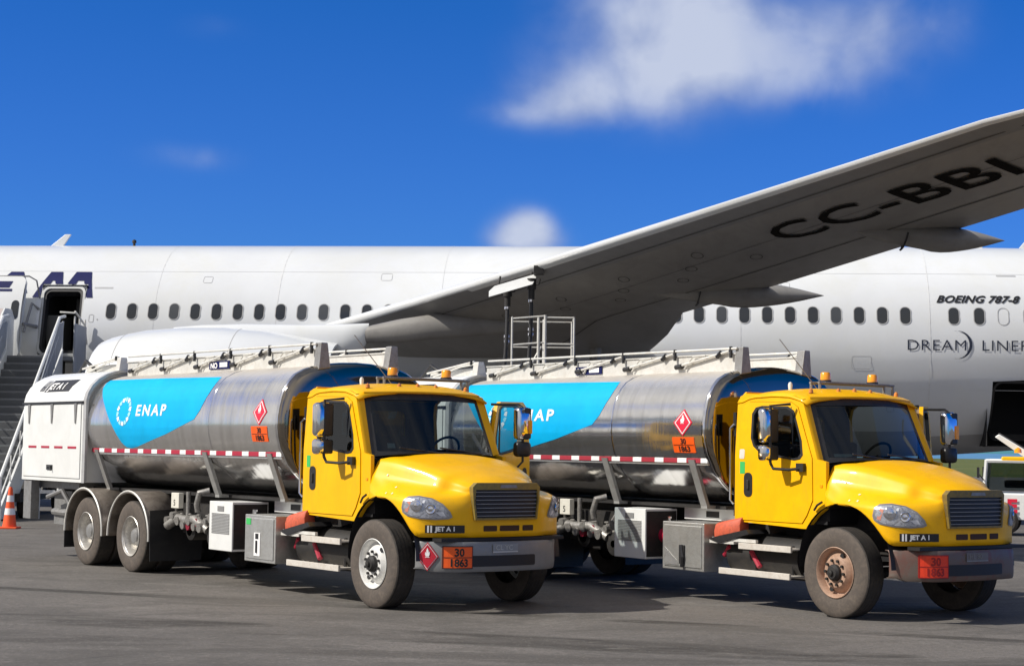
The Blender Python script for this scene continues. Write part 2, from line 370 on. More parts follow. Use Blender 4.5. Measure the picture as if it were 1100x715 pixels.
# ------------------------------------------------------------------ the setting: apron, grass, sea
def ground_material():
    m = bpy.data.materials.new('apron_asphalt'); m.use_nodes = True; t = NT(m.node_tree); b = t.nt.nodes['Principled BSDF']
    v = t.obj(); vl = t.obj((.35, 1.1, 1))
    n1 = t.noise(v, .35, 6, .6, .5); n2 = t.noise(v, 35, 6, .75); n3 = t.noise(vl, .55, 8, .68, 1.2); n4 = t.noise(v, 3.0, 6, .7, .5)
    base = t.mix(t.ramp(n1, .3, .7), (.186, .170, .155, 1), (.118, .109, .10, 1))
    base = t.mix(t.m('MULTIPLY', t.ramp(n2, .42, .6), .55), base, (.08, .075, .07, 1)); base = t.mix(t.m('MULTIPLY', t.ramp(t.noise(v, 60, 3, .7), .58, .68), .5), base, (.3, .28, .26, 1))
    base = t.mix(t.m('MULTIPLY', t.ramp(n4, .58, .75), .35), base, (.29, .28, .255, 1))
    # oil-darkened bands along the truck lane
    sx = t.n('ShaderNodeSeparateXYZ'); t.l(v, sx.inputs[0])
    def band(y0, hw, k=0.):
        d = t.m('ABSOLUTE', t.m('SUBTRACT', t.m('ADD', sx.outputs[1], t.m('MULTIPLY', sx.outputs[0], k)), y0))
        return t.m('MULTIPLY', t.m('SUBTRACT', 1, t.m('MULTIPLY', d, 1/hw), clamp=True), 2.6, clamp=True)
    bn = t.m('ADD', t.m('ADD', t.m('MULTIPLY', band(17.25, .6, .3), 1.4), band(19.93, .22, .39)), t.m('MULTIPLY', band(15.9, .5, .22), .6), clamp=True)
    st = t.m('MULTIPLY', bn, t.ramp(n3, .44, .56)); st = t.m('MULTIPLY', st, t.m('MULTIPLY_ADD', n2, 1.2, .35, clamp=True))
    base = t.mix(t.m('MULTIPLY', st, .9), base, (.042, .038, .033, 1))
    n5 = t.noise(t.obj((.5, .9, 1)), .7, 8, .7, 1.0)
    base = t.mix(t.m('MULTIPLY', t.ramp(n5, .50, .60), .75), base, (.095, .088, .08, 1))
    n6 = t.noise(t.obj((.4, 1.0, 1)), 1.3, 6, .7, .6)
    base = t.mix(t.m('MULTIPLY', t.ramp(n6, .60, .70), .3), base, (.34, .32, .285, 1))
    base = t.mix(t.m('MULTIPLY', t.ramp(t.noise(v, 11, 8, .8), .50, .57), .38), base, (.07, .066, .062, 1)); base = t.mix(t.m('MULTIPLY', t.ramp(t.noise(v, 16, 6, .8), .56, .63), .35), base, (.30, .285, .26, 1))
    # fine cracks
    vo = t.n('ShaderNodeTexVoronoi', feature='DISTANCE_TO_EDGE'); t.l(vl, vo.inputs['Vector']); S(vo, 'Scale', .42)
    ck = t.m('MULTIPLY', t.ramp(vo.outputs['Distance'], .0, .012, (1, 1, 1, 1), (0, 0, 0, 1)), t.ramp(n3, .5, .6)); base = t.mix(t.m('MULTIPLY', ck, .6), base, (.07, .065, .06, 1))
    t.l(base, b.inputs['Base Color']); S(b, 'Roughness', .88); S(b, 'Specular IOR Level', .25)
    bp = t.n('ShaderNodeBump'); S(bp, 'Strength', .5); S(bp, 'Distance', .012); t.l(n2, bp.inputs['Height']); t.l(bp.outputs[0], b.inputs['Normal'])
    return m
def sheet(name, x0, x1, y0, y1, z, m):
    bm = nb_(); f = [bm.verts.new(p) for p in ((x0, y0, z), (x1, y0, z), (x1, y1, z), (x0, y1, z))]; bm.faces.new(f)
    o = finish(bm, name, m, smooth='keep'); o['kind'] = 'structure'; return o
sheet('apron', -700, 700, -400, 140, 0, ground_material())
def grass_material():
    m = bpy.data.materials.new('dry_grass'); m.use_nodes = True; t = NT(m.node_tree); b = t.nt.nodes['Principled BSDF']
    v = t.obj(); n1 = t.noise(v, .04, 7, .7, .5); n2 = t.noise(v, .6, 6, .7)
    base = t.mix(t.ramp(n1, .38, .62), (.085, .115, .035, 1), (.16, .16, .06, 1)); base = t.mix(t.m('MULTIPLY', t.ramp(n2, .4, .65), .5), base, (.05, .07, .02, 1))
    t.l(base, b.inputs['Base Color']); S(b, 'Roughness', 1); S(b, 'Specular IOR Level', .1)
    return m
GR = grass_material()
bm = nb_()
grid(bm, [[(x, y, z) for x in (-2500, -700, 0, 700, 2500)] for y, z in ((140, -.02), (300, -.05), (480, -.1), (620, -.2), (700, -14))])
o = finish(bm, 'grass_field', GR, smooth='keep'); o['kind'] = 'structure'
bm = nb_(); grid(bm, [[(x, y, -.03) for x in (-2500, 2500)] for y in (-2500, -400)]); o = finish(bm, 'grass_field', GR, smooth='keep'); o['kind'] = 'structure'
for a, b_ in ((-2500, -700), (700, 2500)):
    bm = nb_(); grid(bm, [[(x, y, -.03) for x in (a, b_)] for y in (-400, 140)]); o = finish(bm, 'grass_field', GR, smooth='keep'); o['kind'] = 'structure'
SEA = mat('sea_water', (.10, .25, .42), .6, dscale=.002, spec=.5)
sheet('sea', -50000, 50000, -2000, 50000, -12, SEA)

# ------------------------------------------------------------------ the airliner
BANG = .1104; P0Y = 46.7176; HALF = 2.84
cb, sb = math.cos(BANG), math.sin(BANG)
PORIG = Vector((HALF*sb, P0Y+HALF*cb, 0))
plane = empty('airliner', PORIG, -BANG, 'long white airliner parked across the apron behind both tank trucks, wing reaching overhead', 'airplane')
RZ, RY, ZC = 2.97, 2.95, 4.75
def fus(x):
    """half width, half height, centre z at station x"""
    if x < -20:
        k = min(1, (x+31)/11.0); k = max(.02, k); e = math.sqrt(max(0, 1-(1-k)**2.2)); return RY*e, RZ*e, ZC-.7*(1-k)
    if x > 10:
        k = min(1, (x-10)/20.0)
        top = ZC+RZ-.55*k**1.7; bot = ZC-RZ+3.9*k**1.25*(.35+.65*k)
        return RY*(1-.8*k**1.5), (top-bot)/2, (top+bot)/2
    return RY, RZ, ZC
def fpt(x, z, off=0):
    """near-side fuselage surface point at station x, height z"""
    a, b, c = fus(x); s_ = max(-1, min(1, (z-c)/b)); th = math.asin(s_)
    n = Vector((0, -math.cos(th)/a, s_/b)).normalized()
    return Vector((x, -a*math.cos(th), z)) + n*off
DX0, DX1, DZ0, DZ1 = -13.42, -12.18, 4.32, 6.22      # open passenger door
CX0, CX1, CZ0, CZ1 = 12.86, 14.6, 2.22, 3.86      # open cargo door
xs = sorted(set([-31+.9*i for i in range(0, 13)] + [-20+1.4*i for i in range(0, 5)] + [DX0, DX1, DX0-.25, DX1+.25, -11.5, CX0, CX1, 14.7+.6] + [-10+2*i for i in range(11)] + [10.6+.75*i for i in range(3)] + [16+1.5*i for i in range(10)]))
zlist = [CZ0, CZ1, DZ0, DZ1]
bm = nb_(); rows = []
NA = 72
def angs_for(x):
    return None
base_angles = [2*PI*k/NA for k in range(NA)]
def thz(z): return math.asin((z-ZC)/RZ)
# near side angles are measured so that point = (-cos th * a, sin th * b); th from -pi/2 .. 3pi/2
special = [thz(DZ0), thz(DZ1), thz(CZ0), thz(CZ1)]
ang = [-PI/2+2*PI*k/NA for k in range(NA)]
for s_ in special:
    k = min(range(NA), key=lambda i: abs(ang[i]-s_)); ang[k] = s_
iz = {z: min(range(NA), key=lambda i: abs(ang[i]-thz(z))) for z in zlist}
for x in xs:
    a, b, c = fus(x); rows.append([(x, -a*math.cos(t_), c+b*math.sin(t_)) for t_ in ang])
V = grid(bm, rows, True)
bm.faces.new(V[-1]); bm.faces.new(V[0][::-1])
dele = []
for f in bm.faces:
    c = f.calc_center_median()
    if c.y < -1 and DX0 < c.x < DX1 and DZ0 < c.z < DZ1: dele.append(f)
    if c.y < -1 and CX0 < c.x < CX1:
        ks = [round(v.co.z, 3) for v in f.verts]
        if CZ0-.1 < c.z < CZ1+.02: dele.append(f)
bmesh.ops.delete(bm, geom=dele, context='FACES')
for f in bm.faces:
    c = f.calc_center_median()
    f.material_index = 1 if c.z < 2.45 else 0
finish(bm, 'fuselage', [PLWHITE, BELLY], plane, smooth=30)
# interior boxes behind the two openings
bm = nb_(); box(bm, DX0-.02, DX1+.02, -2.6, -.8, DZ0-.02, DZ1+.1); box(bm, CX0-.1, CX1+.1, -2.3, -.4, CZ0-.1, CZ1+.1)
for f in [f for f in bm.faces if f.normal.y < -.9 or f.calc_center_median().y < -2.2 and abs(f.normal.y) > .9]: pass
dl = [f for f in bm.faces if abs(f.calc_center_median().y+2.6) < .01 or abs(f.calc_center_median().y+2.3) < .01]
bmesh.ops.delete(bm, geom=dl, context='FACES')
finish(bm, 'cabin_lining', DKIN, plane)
bm = nb_(); box(bm, DX0+.02, DX0+.4, -2.4, -1.4, DZ0, DZ0+1.15); box(bm, DX0+.55, DX0+.9, -1.5, -1.0, DZ0, DZ1-.2); finish(bm, 'galley_unit', GREYIN, plane, bevel=.02)
# door frame (rounded) and open door
def frame_ring(bm, cx, cz, w_, h_, r, wd, off, th=.05, fn=fpt):
    A = rrect(cx, cz, w_, h_, r, 6); B_ = rrect(cx, cz, w_+2*wd, h_+2*wd, r+wd, 6)
    a1 = [bm.verts.new(fn(x, z, off)) for x, z in A]; b1 = [bm.verts.new(fn(x, z, off)) for x, z in B_]; a0 = [bm.verts.new(fn(x, z, off-th)) for x, z in A]
    n = len(A)
    for k in range(n):
        j = (k+1) % n; bm.faces.new((a1[k], a1[j], b1[j], b1[k])); bm.faces.new((a1[k], a0[k], a0[j], a1[j]))
        
bm = nb_(); frame_ring(bm, (DX0+DX1)/2, (DZ0+DZ1)/2+.01, 1.14, 1.84, .16, .07, .035, .14)
finish(bm, 'door_frame', mat('door_seal', (.55, .56, .55), .5), plane, smooth=True)
bm = nb_(); frame_ring(bm, (DX0+DX1)/2, (DZ0+DZ1)/2+.01, 1.0, 1.70, .13, .075, .0, .25); finish(bm, 'door_seal', BLACK, plane, smooth=True)
bm = nb_(); frame_ring(bm, (CX0+CX1)/2, (CZ0+CZ1)/2, 1.6, 1.5, .2, .06, .012, .2); finish(bm, 'cargo_door_frame', BLACK, plane, smooth=True)
# open passenger door, swung forward and outboard of the skin
DOFF = .42
bm = nb_()
dw = 1.2; DCX = -14.35
pts = rrect(DCX, (DZ0+DZ1)/2, dw, 1.95, .16, 5)
t_ = bmesh.new(); vs = [t_.verts.new((a, b, 0)) for a, b in pts]; t_.faces.new(vs)
front = bmesh.new(); merge2(bm, t_, lambda a, b: fpt(a, b, DOFF+.12), (0, .2))
t_ = bmesh.new(); vs = [t_.verts.new((a, b, 0)) for a, b in pts]; t_.faces.new(vs); merge2(bm, t_, lambda a, b: fpt(a, b, DOFF), (0, .2))
for k in range(len(pts)):
    a, b = pts[k], pts[(k+1) % len(pts)]
    bm.faces.new([bm.verts.new(fpt(a[0], a[1], DOFF)), bm.verts.new(fpt(b[0], b[1], DOFF)), bm.verts.new(fpt(b[0], b[1], DOFF+.12)), bm.verts.new(fpt(a[0], a[1], DOFF+.12))])
door = finish(bm, 'passenger_door', PLWHITE, plane, smooth=30)
bm = nb_(); poly2(bm, rrect(-13.93, 5.42, .22, .46, .1, 5), lambda a, b: fpt(a, b, DOFF+.126), (0, .1)); finish(bm, 'door_window', PGLASS, door)
bm = nb_(); poly2(bm, rrect(-14.4, 5.3, .36, .3, .02, 2), lambda a, b: fpt(a, b, DOFF+.126), (0, .1)); finish(bm, 'door_placard', mat('placard_buff', (.62, .55, .52), .6), door)
bm = nb_(); tube(bm, [fpt(-14.9, 6.26, DOFF+.1), fpt(-13.7, 6.26, DOFF+.1), fpt(-13.5, 6.2, DOFF), fpt(-13.46, 5.9, .05)], .022); tube(bm, [fpt(-13.7, 5.1, DOFF), fpt(-13.45, 5.1, .02)], .05); tube(bm, [fpt(-13.66, 4.9, DOFF), fpt(-13.6, 5.7, .2), fpt(-13.45, 5.6, .02)], .04); finish(bm, 'door_hinge_arm', STEEL, door, smooth=True)
# cabin windows
def window_obj(i, x):
    bm = nb_(); poly2(bm, rrect(x, 5.56, .27, .45, .12, 6), lambda a, b: fpt(a, b, .006), (0, .08))
    wnd = finish(bm, 'cabin_window', PGLASS2 if i in (3, 9, 10, 17, 24, 28, 33) else PGLASS, plane)
    bm = nb_(); frame_ring(bm, x, 5.56, .265, .445, .12, .022, .009, .01); finish(bm, 'window_rim', SEAM, wnd, smooth=True)
for i in range(37): window_obj(i, -11.35+.6086*i)
for x in (11.83, 12.50): window_obj(0, x)
for x in (13.13, 13.80):
    bm = nb_(); frame_ring(bm, x, 5.56, .26, .44, .12, .02, .006, .004); finish(bm, 'window_plug', SEAM, plane)
# skin joints
bm = nb_()
for x in (11.2, -6.6, -15.9, 6.2, -2.0, -10.1, 15.9):
    rows = []
    for k in range(40):
        th = math.radians(-60+k*4); a, b, c = fus(x); rows.append([(x+d, -(a+.004)*math.cos(th), c+(b+.004)*math.sin(th)) for d in ((-.012, .012) if x in (11.2, -6.6) else (-.006, .006))])
    grid(bm, rows)
for z in (6.75, 3.6):
    grid(bm, [[tuple(fpt(x, z+d, .004)) for d in (-.004, .004)] for x in [-18+1.0*i for i in range(35)]])
finish(bm, 'skin_joint', mat('skin_joint', (.70, .71, .715), .5), plane)
bm = nb_()
for (x0, x1, z) in ((-11.95, -11.4, 6.25), (-11.95, -11.4, 6.22)): poly2(bm, [(x0, z), (x1, z), (x1, z+.012), (x0, z+.012)], lambda a, b: fpt(a, b, .005))
frame_ring(bm, -11.9, 5.35, .12, .2, .03, .012, .005, .003); poly2(bm, rrect(-11.72, 5.32, .04, .05, .02, 3), lambda a, b: fpt(a, b, .005))
finish(bm, 'access_panel', SEAM, plane)
# livery lettering
fm = lambda x0, z0: (lambda a, b: fpt(x0+a, z0+b, .014))
for (px_, pz, pw, ph) in ((9.4, 4.3, .5, .32), (7.4, 6.4, .22, .16), (14.6, 4.3, .4, .3), (-8.7, 6.5, .25, .18), (10.2, 3.1, .18, .18), (-3.6, 6.6, .3, .2), (13.3, 6.7, .5, .02), (4.9, 6.9, .25, .15)):
    bm = nb_(); frame_ring(bm, px_, pz, pw, ph, min(.04, ph*.4), .008, .005, .003); finish(bm, 'access_panel', SEAM, plane)
bm = nb_(); lathe(bm, [(-.02, .001), (-.02, .06), (.03, .06)], 'y', 14, tuple(fpt(10.9, 3.15))); finish(bm, 'drain_port', BLACK, plane)
bm = nb_(); text2(bm, 'BOEING 787-8', .27, fm(11.38, 5.93), bold=.01, shear=.4, sx=1.22, cut=(0, .1), spacing=1.05); finish(bm, 'type_lettering', KSIGN, plane)
bm = nb_(); text2(bm, 'DREAM', .40, fm(10.57, 4.64), sx=1.16, cut=(0, .1), bold=-.002, spacing=1.08); finish(bm, 'model_lettering', mat('lettering_slate', (.03, .038, .065), .6, spec=.2), plane)
bm = nb_(); text2(bm, 'LINER', .40, fm(12.53, 4.64), sx=1.16, cut=(0, .1), bold=-.002, spacing=1.08)
cres = []
for k in range(25):
    a = math.radians(-100+200*k/24); cres.append((11.93+.37*math.cos(a), 4.79+.37*math.sin(a)))
for k in range(25):
    a = math.radians(100-200*k/24); cres.append((11.88+.345*math.cos(a), 4.79+.37*math.sin(a)))
for k in range(24):
    q = [cres[k], cres[k+1], cres[48-k], cres[49-k]]; poly2(bm, q, fm(0, 0), (0, .1))
finish(bm, 'model_lettering', mat('lettering_slate', (.03, .038, .065), .6, spec=.2), plane)
bm = nb_()
def arch(x, z1, z0, wl, wr, hole=True):
    # slanted letter made of a sloping left leg, flat top and right leg
    top = z1; 
    poly2(bm, [(x, z0), (x+.26, z0), (x+wl+.12, top-.27), (x+wl+.0, top)], fm(0, 0), (.08, .08))
    poly2(bm, [(x+wl, top), (x+wl+.12, top-.27), (x+wr-.2, top-.27), (x+wr-.05, top)], fm(0, 0), (.08, .08))
    poly2(bm, [(x+wr-.2, top-.27), (x+wr-.02, z0), (x+wr+.16, z0), (x+wr-.05, top)], fm(0, 0), (.08, .08))
arch(-13.72, 6.72, 5.95, .36, .76); arch(-12.95, 6.72, 5.95, .34, .84)
arch(-14.85, 6.72, 6.35, .30, .72)
poly2(bm, [(-14.45, 6.2), (-13.95, 6.2), (-13.9, 6.08), (-14.5, 6.08)], fm(0, 0))
poly2(bm, [(-15.9, 6.70), (-15.1, 6.70), (-15.14, 6.5), (-15.94, 6.5)], fm(0, 0), (.08, .08)); poly2(bm, [(-15.68, 6.5), (-15.48, 6.5), (-15.6, 5.95), (-15.8, 5.95)], fm(0, 0), (.08, .08))
bmesh.ops.delete(bm, geom=[f for f in bm.faces if DX0-.05 < f.calc_center_median().x < DX1+.06 and f.calc_center_median().z < DZ1+.12], context='FACES')
finish(bm, 'airline_lettering', NAVY, plane)
bm = nb_(); poly2(bm, [(-14.65, 6.12), (-14.12, 6.12), (-14.2, 5.96), (-14.55, 5.96)], lambda a, b: fpt(a, b, DOFF+.128), (0, .1)); poly2(bm, [(-14.68, 5.93), (-14.1, 5.93), (-14.1, 5.87), (-14.68, 5.87)], lambda a, b: fpt(a, b, DOFF+.128)); finish(bm, 'door_lettering', NAVY, door)
# roof antennas
def blade(x, z, h, l, sweep, name='antenna_blade'):
    bm = nb_(); prism(bm, [(0, 0), (l, 0), (l*.75+sweep, h), (l*.35+sweep, h)], -.04, .04, lambda a, b, h_: (x+a, h_, z+b)); finish(bm, name, PLWHITE, plane, bevel=.01)
blade(-14.35, 7.66, .42, .42, .38); blade(12.65, 7.62, .3, .36, .12); blade(13.95, 7.6, .3, .36, .12); 
bm = nb_(); tube(bm, [(-11.7, 0, 7.7), (-11.7, 0, 7.86)], .04); lathe(bm, [(7.8, .02), (7.84, .07), (7.9, .06), (7.93, .01)], 'z', 10, (-11.7, 0, 0)); finish(bm, 'beacon_light', DARK, plane)
# wing-to-body fairing
bm = nb_(); rows = []
for k in range(13):
    x = -8.5+k*1.15; e = math.sin(PI*k/12)**.6
    ring = []
    for j in range(25):
        th = math.radians(-100+200*j/24); ring.append((x, (2.9+.25*e)*math.sin(th), 3.55-(1.95+.35*e)*math.cos(th)*(1 if math.cos(th) > 0 else .6)*max(.3, e)))
    rows.append(ring)
grid(bm, rows); finish(bm, 'wing_fairing', PLWHITE, plane, smooth=50)
# wings
YW = [-1.5, 0, 1.6, 4, 7, 9.5, 12, 15, 18, 21, 23.5, 25.5, 27.2]
def wzle(y): return interp(y, [-2, 1.6, 7.35, 11.89, 16.29, 20.86, 24.18, 27.5], [4.9, 5.04, 5.33, 5.58, 5.85, 6.14, 6.36, 6.62])
def wxle(y): return -6+.63*y+(0 if y < 23.5 else (y-23.5)**2*.12)
def wxte(y): return 3.75+max(0, y)*1.0/7 if y < 7 else 1.55+.453*y+(0 if y < 23.5 else (y-23.5)**2*.06)
def wth(y): return interp(y, [-2, 4, 9, 27.2], [.9, .75, .6, .12])
def wpt(y, k, side, sgn=-1):
    xl, xt = wxle(y), wxte(y); c = xt-xl; th = wth(y); z = wzle(y)-.25*k*(1.0 if y > 6 else 1.6)
    f = interp(k, [0, .004, .012, .03, .08, .2, .35, .6, .8, 1.0], [0, .24, .33, .42, .64, .93, 1.0, .78, .45, .03]) if side < 0 else interp(k, [0, .004, .012, .03, .08, .2, .35, .6, .8, 1.0], [0, .2, .34, .5, .72, .95, 1.0, .72, .36, .0])
    dz = (.28 if side > 0 else -.62)*th*f
    return ((xl+k*c), sgn*(y+HALF), z+dz)
KS = [0, .004, .012, .03, .05, .08, .14, .22, .32, .44, .56, .68, .8, .9, 1.0]
for sgn, nm in ((-1, 'near'), (1, 'far')):
    bm = nb_(); rows = []
    for y in YW:
        rows.append([wpt(y, k, -1, sgn) for k in KS]+[wpt(y, k, 1, sgn) for k in KS[-2:0:-1]])
    V = grid(bm, rows, True); bm.faces.new(V[-1]); bm.faces.new(V[0])
    NK = len(KS)
    bm.faces.ensure_lookup_table(); nq = 2*NK-2
    for i in range((len(YW)-1)*nq):
        j = i % nq; y = YW[i//nq]
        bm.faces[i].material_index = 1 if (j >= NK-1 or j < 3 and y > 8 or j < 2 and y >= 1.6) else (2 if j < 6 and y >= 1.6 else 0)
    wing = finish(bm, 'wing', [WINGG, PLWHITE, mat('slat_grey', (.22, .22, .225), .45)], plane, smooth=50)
    if sgn == -1:
        nw = wing
        bmw = bmesh.new(); bmw.from_mesh(wing.data); BV = BVHTree.FromBMesh(bmw)
        def under(x, yy, off=.015):
            h_ = BV.ray_cast(Vector((x, yy, 0)), Vector((0, 0, 1)))
            z = h_[0].z if h_[0] else 5.5
            return Vector((x, yy, z-off))
        bm = nb_(); e1 = (.523, .852); e2 = (-.66, .75)
        def reg(a, b):
            a *= 1.2; b *= .82; x = 6.62+e1[0]*a+e2[0]*b; y = 16.72+e1[1]*a+e2[1]*b
            return under(x, -(y+HALF), .022)
        text2(bm, 'CC-BBI', 1.5, reg, bold=.008, sx=1.08, cut=(.2, .15)); finish(bm, 'registration_lettering', mat('registration_black', (.007, .006, .005), .9, spec=.08), nw)
        # panel joints, flap gap and access doors under the wing
        bm = nb_()
        def strip(ya, yb, ka, kb, wd=.02):
            n = 24; rows = []
            for i in range(n+1):
                y = ya+(yb-ya)*i/n; k = ka+(kb-ka)*i/n; x = wxle(y)+k*(wxte(y)-wxle(y)); rows.append([under(x-wd, -(y+HALF), .008), under(x+wd, -(y+HALF), .008)])
            grid(bm, rows)
        strip(3, 26, .11, .11, .016); strip(3, 26, .68, .72, .022); strip(8, 26, .4, .38, .008)
        finish(bm, 'panel_joint', mat('joint_dark', (.1, .098, .095), .7), nw)
        for i_, y_ in enumerate([6.5+1.25*q for q in range(15)]):
            for kk in ((.3, .52) if i_ % 2 else (.42,)):
                if 15.5 < y_ < 26: continue
                xx = wxle(y_)+kk*(wxte(y_)-wxle(y_)); bm = nb_(); ring = []
                A_ = [under(xx+.10*math.cos(q*PI/8), -(y_+HALF)+.22*math.sin(q*PI/8), .008) for q in range(16)]; B2 = [under(xx+.12*math.cos(q*PI/8), -(y_+HALF)+.245*math.sin(q*PI/8), .008) for q in range(16)]
                grid(bm, [A_, B2], True); finish(bm, 'access_cover', MATS['joint_dark'], nw)
        def fairing(xt, y, zt, L, hw, hh):
            bm = nb_(); rows = []; N = 22
            for i in range(N+1):
                k = i/N; x = xt-L*(1-k)
                e = (math.sin(PI*min(1, k*1.15+.02)/2)**.8 if k < .6 else (1-((k-.6)/.4)**2.0))
                e = max(.02, e)
                zc_ = interp(k, [0, .35, .7, 1], [zt+.5, zt+.18, zt+.02, zt])
                rows.append([(x, -(y+HALF)+hw*e*math.cos(2*PI*j/16), zc_+hh*e*math.sin(2*PI*j/16)) for j in range(16)])
            V = grid(bm, rows, True); bm.faces.new(V[0]); bm.faces.new(V[-1])
            fr = finish(bm, 'flap_fairing', WINGG, nw, smooth=50)
            bm = nb_(); x = xt-L*.48; tube(bm, [(x-.12+.05*abs(j-6)/3, -(y+HALF)+(hw+.02)*math.cos(PI+PI*j/12), interp(.52, [0, .35, .7, 1], [zt+.5, zt+.18, zt+.02, zt])+(hh+.02)*math.sin(PI+PI*j/12)) for j in range(13)], .018, 5)
            finish(bm, 'fairing_gap', BLACK, fr)
        fairing(10.15, 17.4, 5.46, 3.3, .25, .24); fairing(7.65, 10.8, 5.12, 5.2, .3, .3)
        # drooped refuelling panel door
        bm = nb_(); 
for sgn in (-1, 1):
    bm = nb_(); CY, CZ = sgn*(7+HALF), 2.78; xo = 0
    outer = [(-8.94, 1.38), (-8.99, 1.44), (-8.93, 1.51), (-8.72, 1.60), (-8.37, 1.69), (-7.9, 1.78), (-7.0, 1.85), (-6.0, 1.86), (-5.0, 1.79), (-4.2, 1.66), (-3.3, 1.5), (-3.3, 1.44), (-4.2, 1.4)]
    lathe(bm, [(-7.4, .2), (-8.2, 1.25), (-8.7, 1.32)]+outer, 'x', 48, (0, CY, CZ))
    na = finish(bm, 'engine_nacelle', PLWHITE, plane, smooth=40)
    bm = nb_(); lathe(bm, [(-4.2, 1.2), (-3.4, .8), (-2.6, .5), (-2.5, .4), (-2.6, .3), (-1.8, .12), (-1.7, .01)], 'x', 32, (0, CY, CZ)); finish(bm, 'core_nozzle', STEEL, na, smooth=40)
    bm = nb_(); lathe(bm, [(-8.2, .01), (-7.9, .3), (-7.7, .42), (-7.75, 1.3)], 'x', 32, (0, CY, CZ)); finish(bm, 'fan', DARK, na, smooth=40)
    bm = nb_()
    for x, r in ((-8.35, 1.696), (-5.6, 1.832)): lathe(bm, [(x-.012, r), (x, r+.004), (x+.012, r)], 'x', 48, (0, CY, CZ))
    finish(bm, 'cowl_joint', SEAM, na)
    bm = nb_(); rows = []
    for x, zt, zb, hw in ((-7.3, 4.64, 4.5, .06), (-6.6, 4.70, 4.4, .16), (-5.6, 4.73, 4.2, .22), (-4.2, 4.72, 4.0, .22), (-3.2, 4.74, 3.9, .2), (-2.75, 4.76, 4.1, .14), (-2.6, 4.76, 4.4, .06)):
        rows.append([(x, CY+hw*math.cos(a)*1.0, (zt+zb)/2+(zt-zb)/2*math.sin(a)) for a in [2*PI*j/20 for j in range(20)]])
    V = grid(bm, rows, True); bm.faces.new(V[0]); bm.faces.new(V[-1]); finish(bm, 'pylon', PLWHITE, na, smooth=50)
    bm = nb_(); grid(bm, [[(x, CY+hw*math.cos(a), (zt+zb)/2+(zt-zb)/2*math.sin(a)) for a in [2*PI*j/16 for j in range(16)]] for x, zt, zb, hw in ((-2.7, 4.68, 4.3, .1), (-1.9, 4.86, 4.3, .18), (-1.0, 5.0, 4.4, .2), (1.2, 5.0, 4.6, .08))], True); finish(bm, 'pylon_fairing', WINGG, na, smooth=50)
# landing gear
def gear_wheel(bm, x, y, r, w_):
    lathe(bm, [(-w_/2, r*.45), (-w_/2, r*.9), (-w_/2+.05, r), (w_/2-.05, r), (w_/2, r*.9), (w_/2, r*.45), (-w_/2, r*.45)], 'y', 28, (x, y, r))
for sy in (-1, 1):
    bm = nb_(); tube(bm, [(2.4, sy*4.6, 4.6), (2.4, sy*4.4, 1.0)], .16, 12); tube(bm, [(1.6, sy*4.4, .72), (3.2, sy*4.4, .72)], .13, 10); tube(bm, [(2.4, sy*4.5, 2.4), (.8, sy*3.2, 4.2)], .08, 8)
    gl = finish(bm, 'main_gear_strut', STEEL, plane, smooth=True)
    for gx in (1.68, 3.12):
        for gy in (-.45, .45):
            bm = nb_(); gear_wheel(bm, gx, sy*4.4+gy, .66, .42); finish(bm, 'gear_wheel', RUB, gl, smooth=30)
bm = nb_(); tube(bm, [(-23.2, 0, 2.6), (-23.2, 0, .6)], .11, 12); gl = finish(bm, 'nose_gear_strut', STEEL, plane, smooth=True)
for gy in (-.3, .3):
    bm = nb_(); gear_wheel(bm, -23.2, gy, .5, .3); finish(bm, 'gear_wheel', RUB, gl, smooth=30)

def wl(x, y, z):
    """airliner coordinates (x aft, y outboard of the window face, z) to world"""
    return Vector((x*cb-y*sb, P0Y-x*sb-y*cb, z))

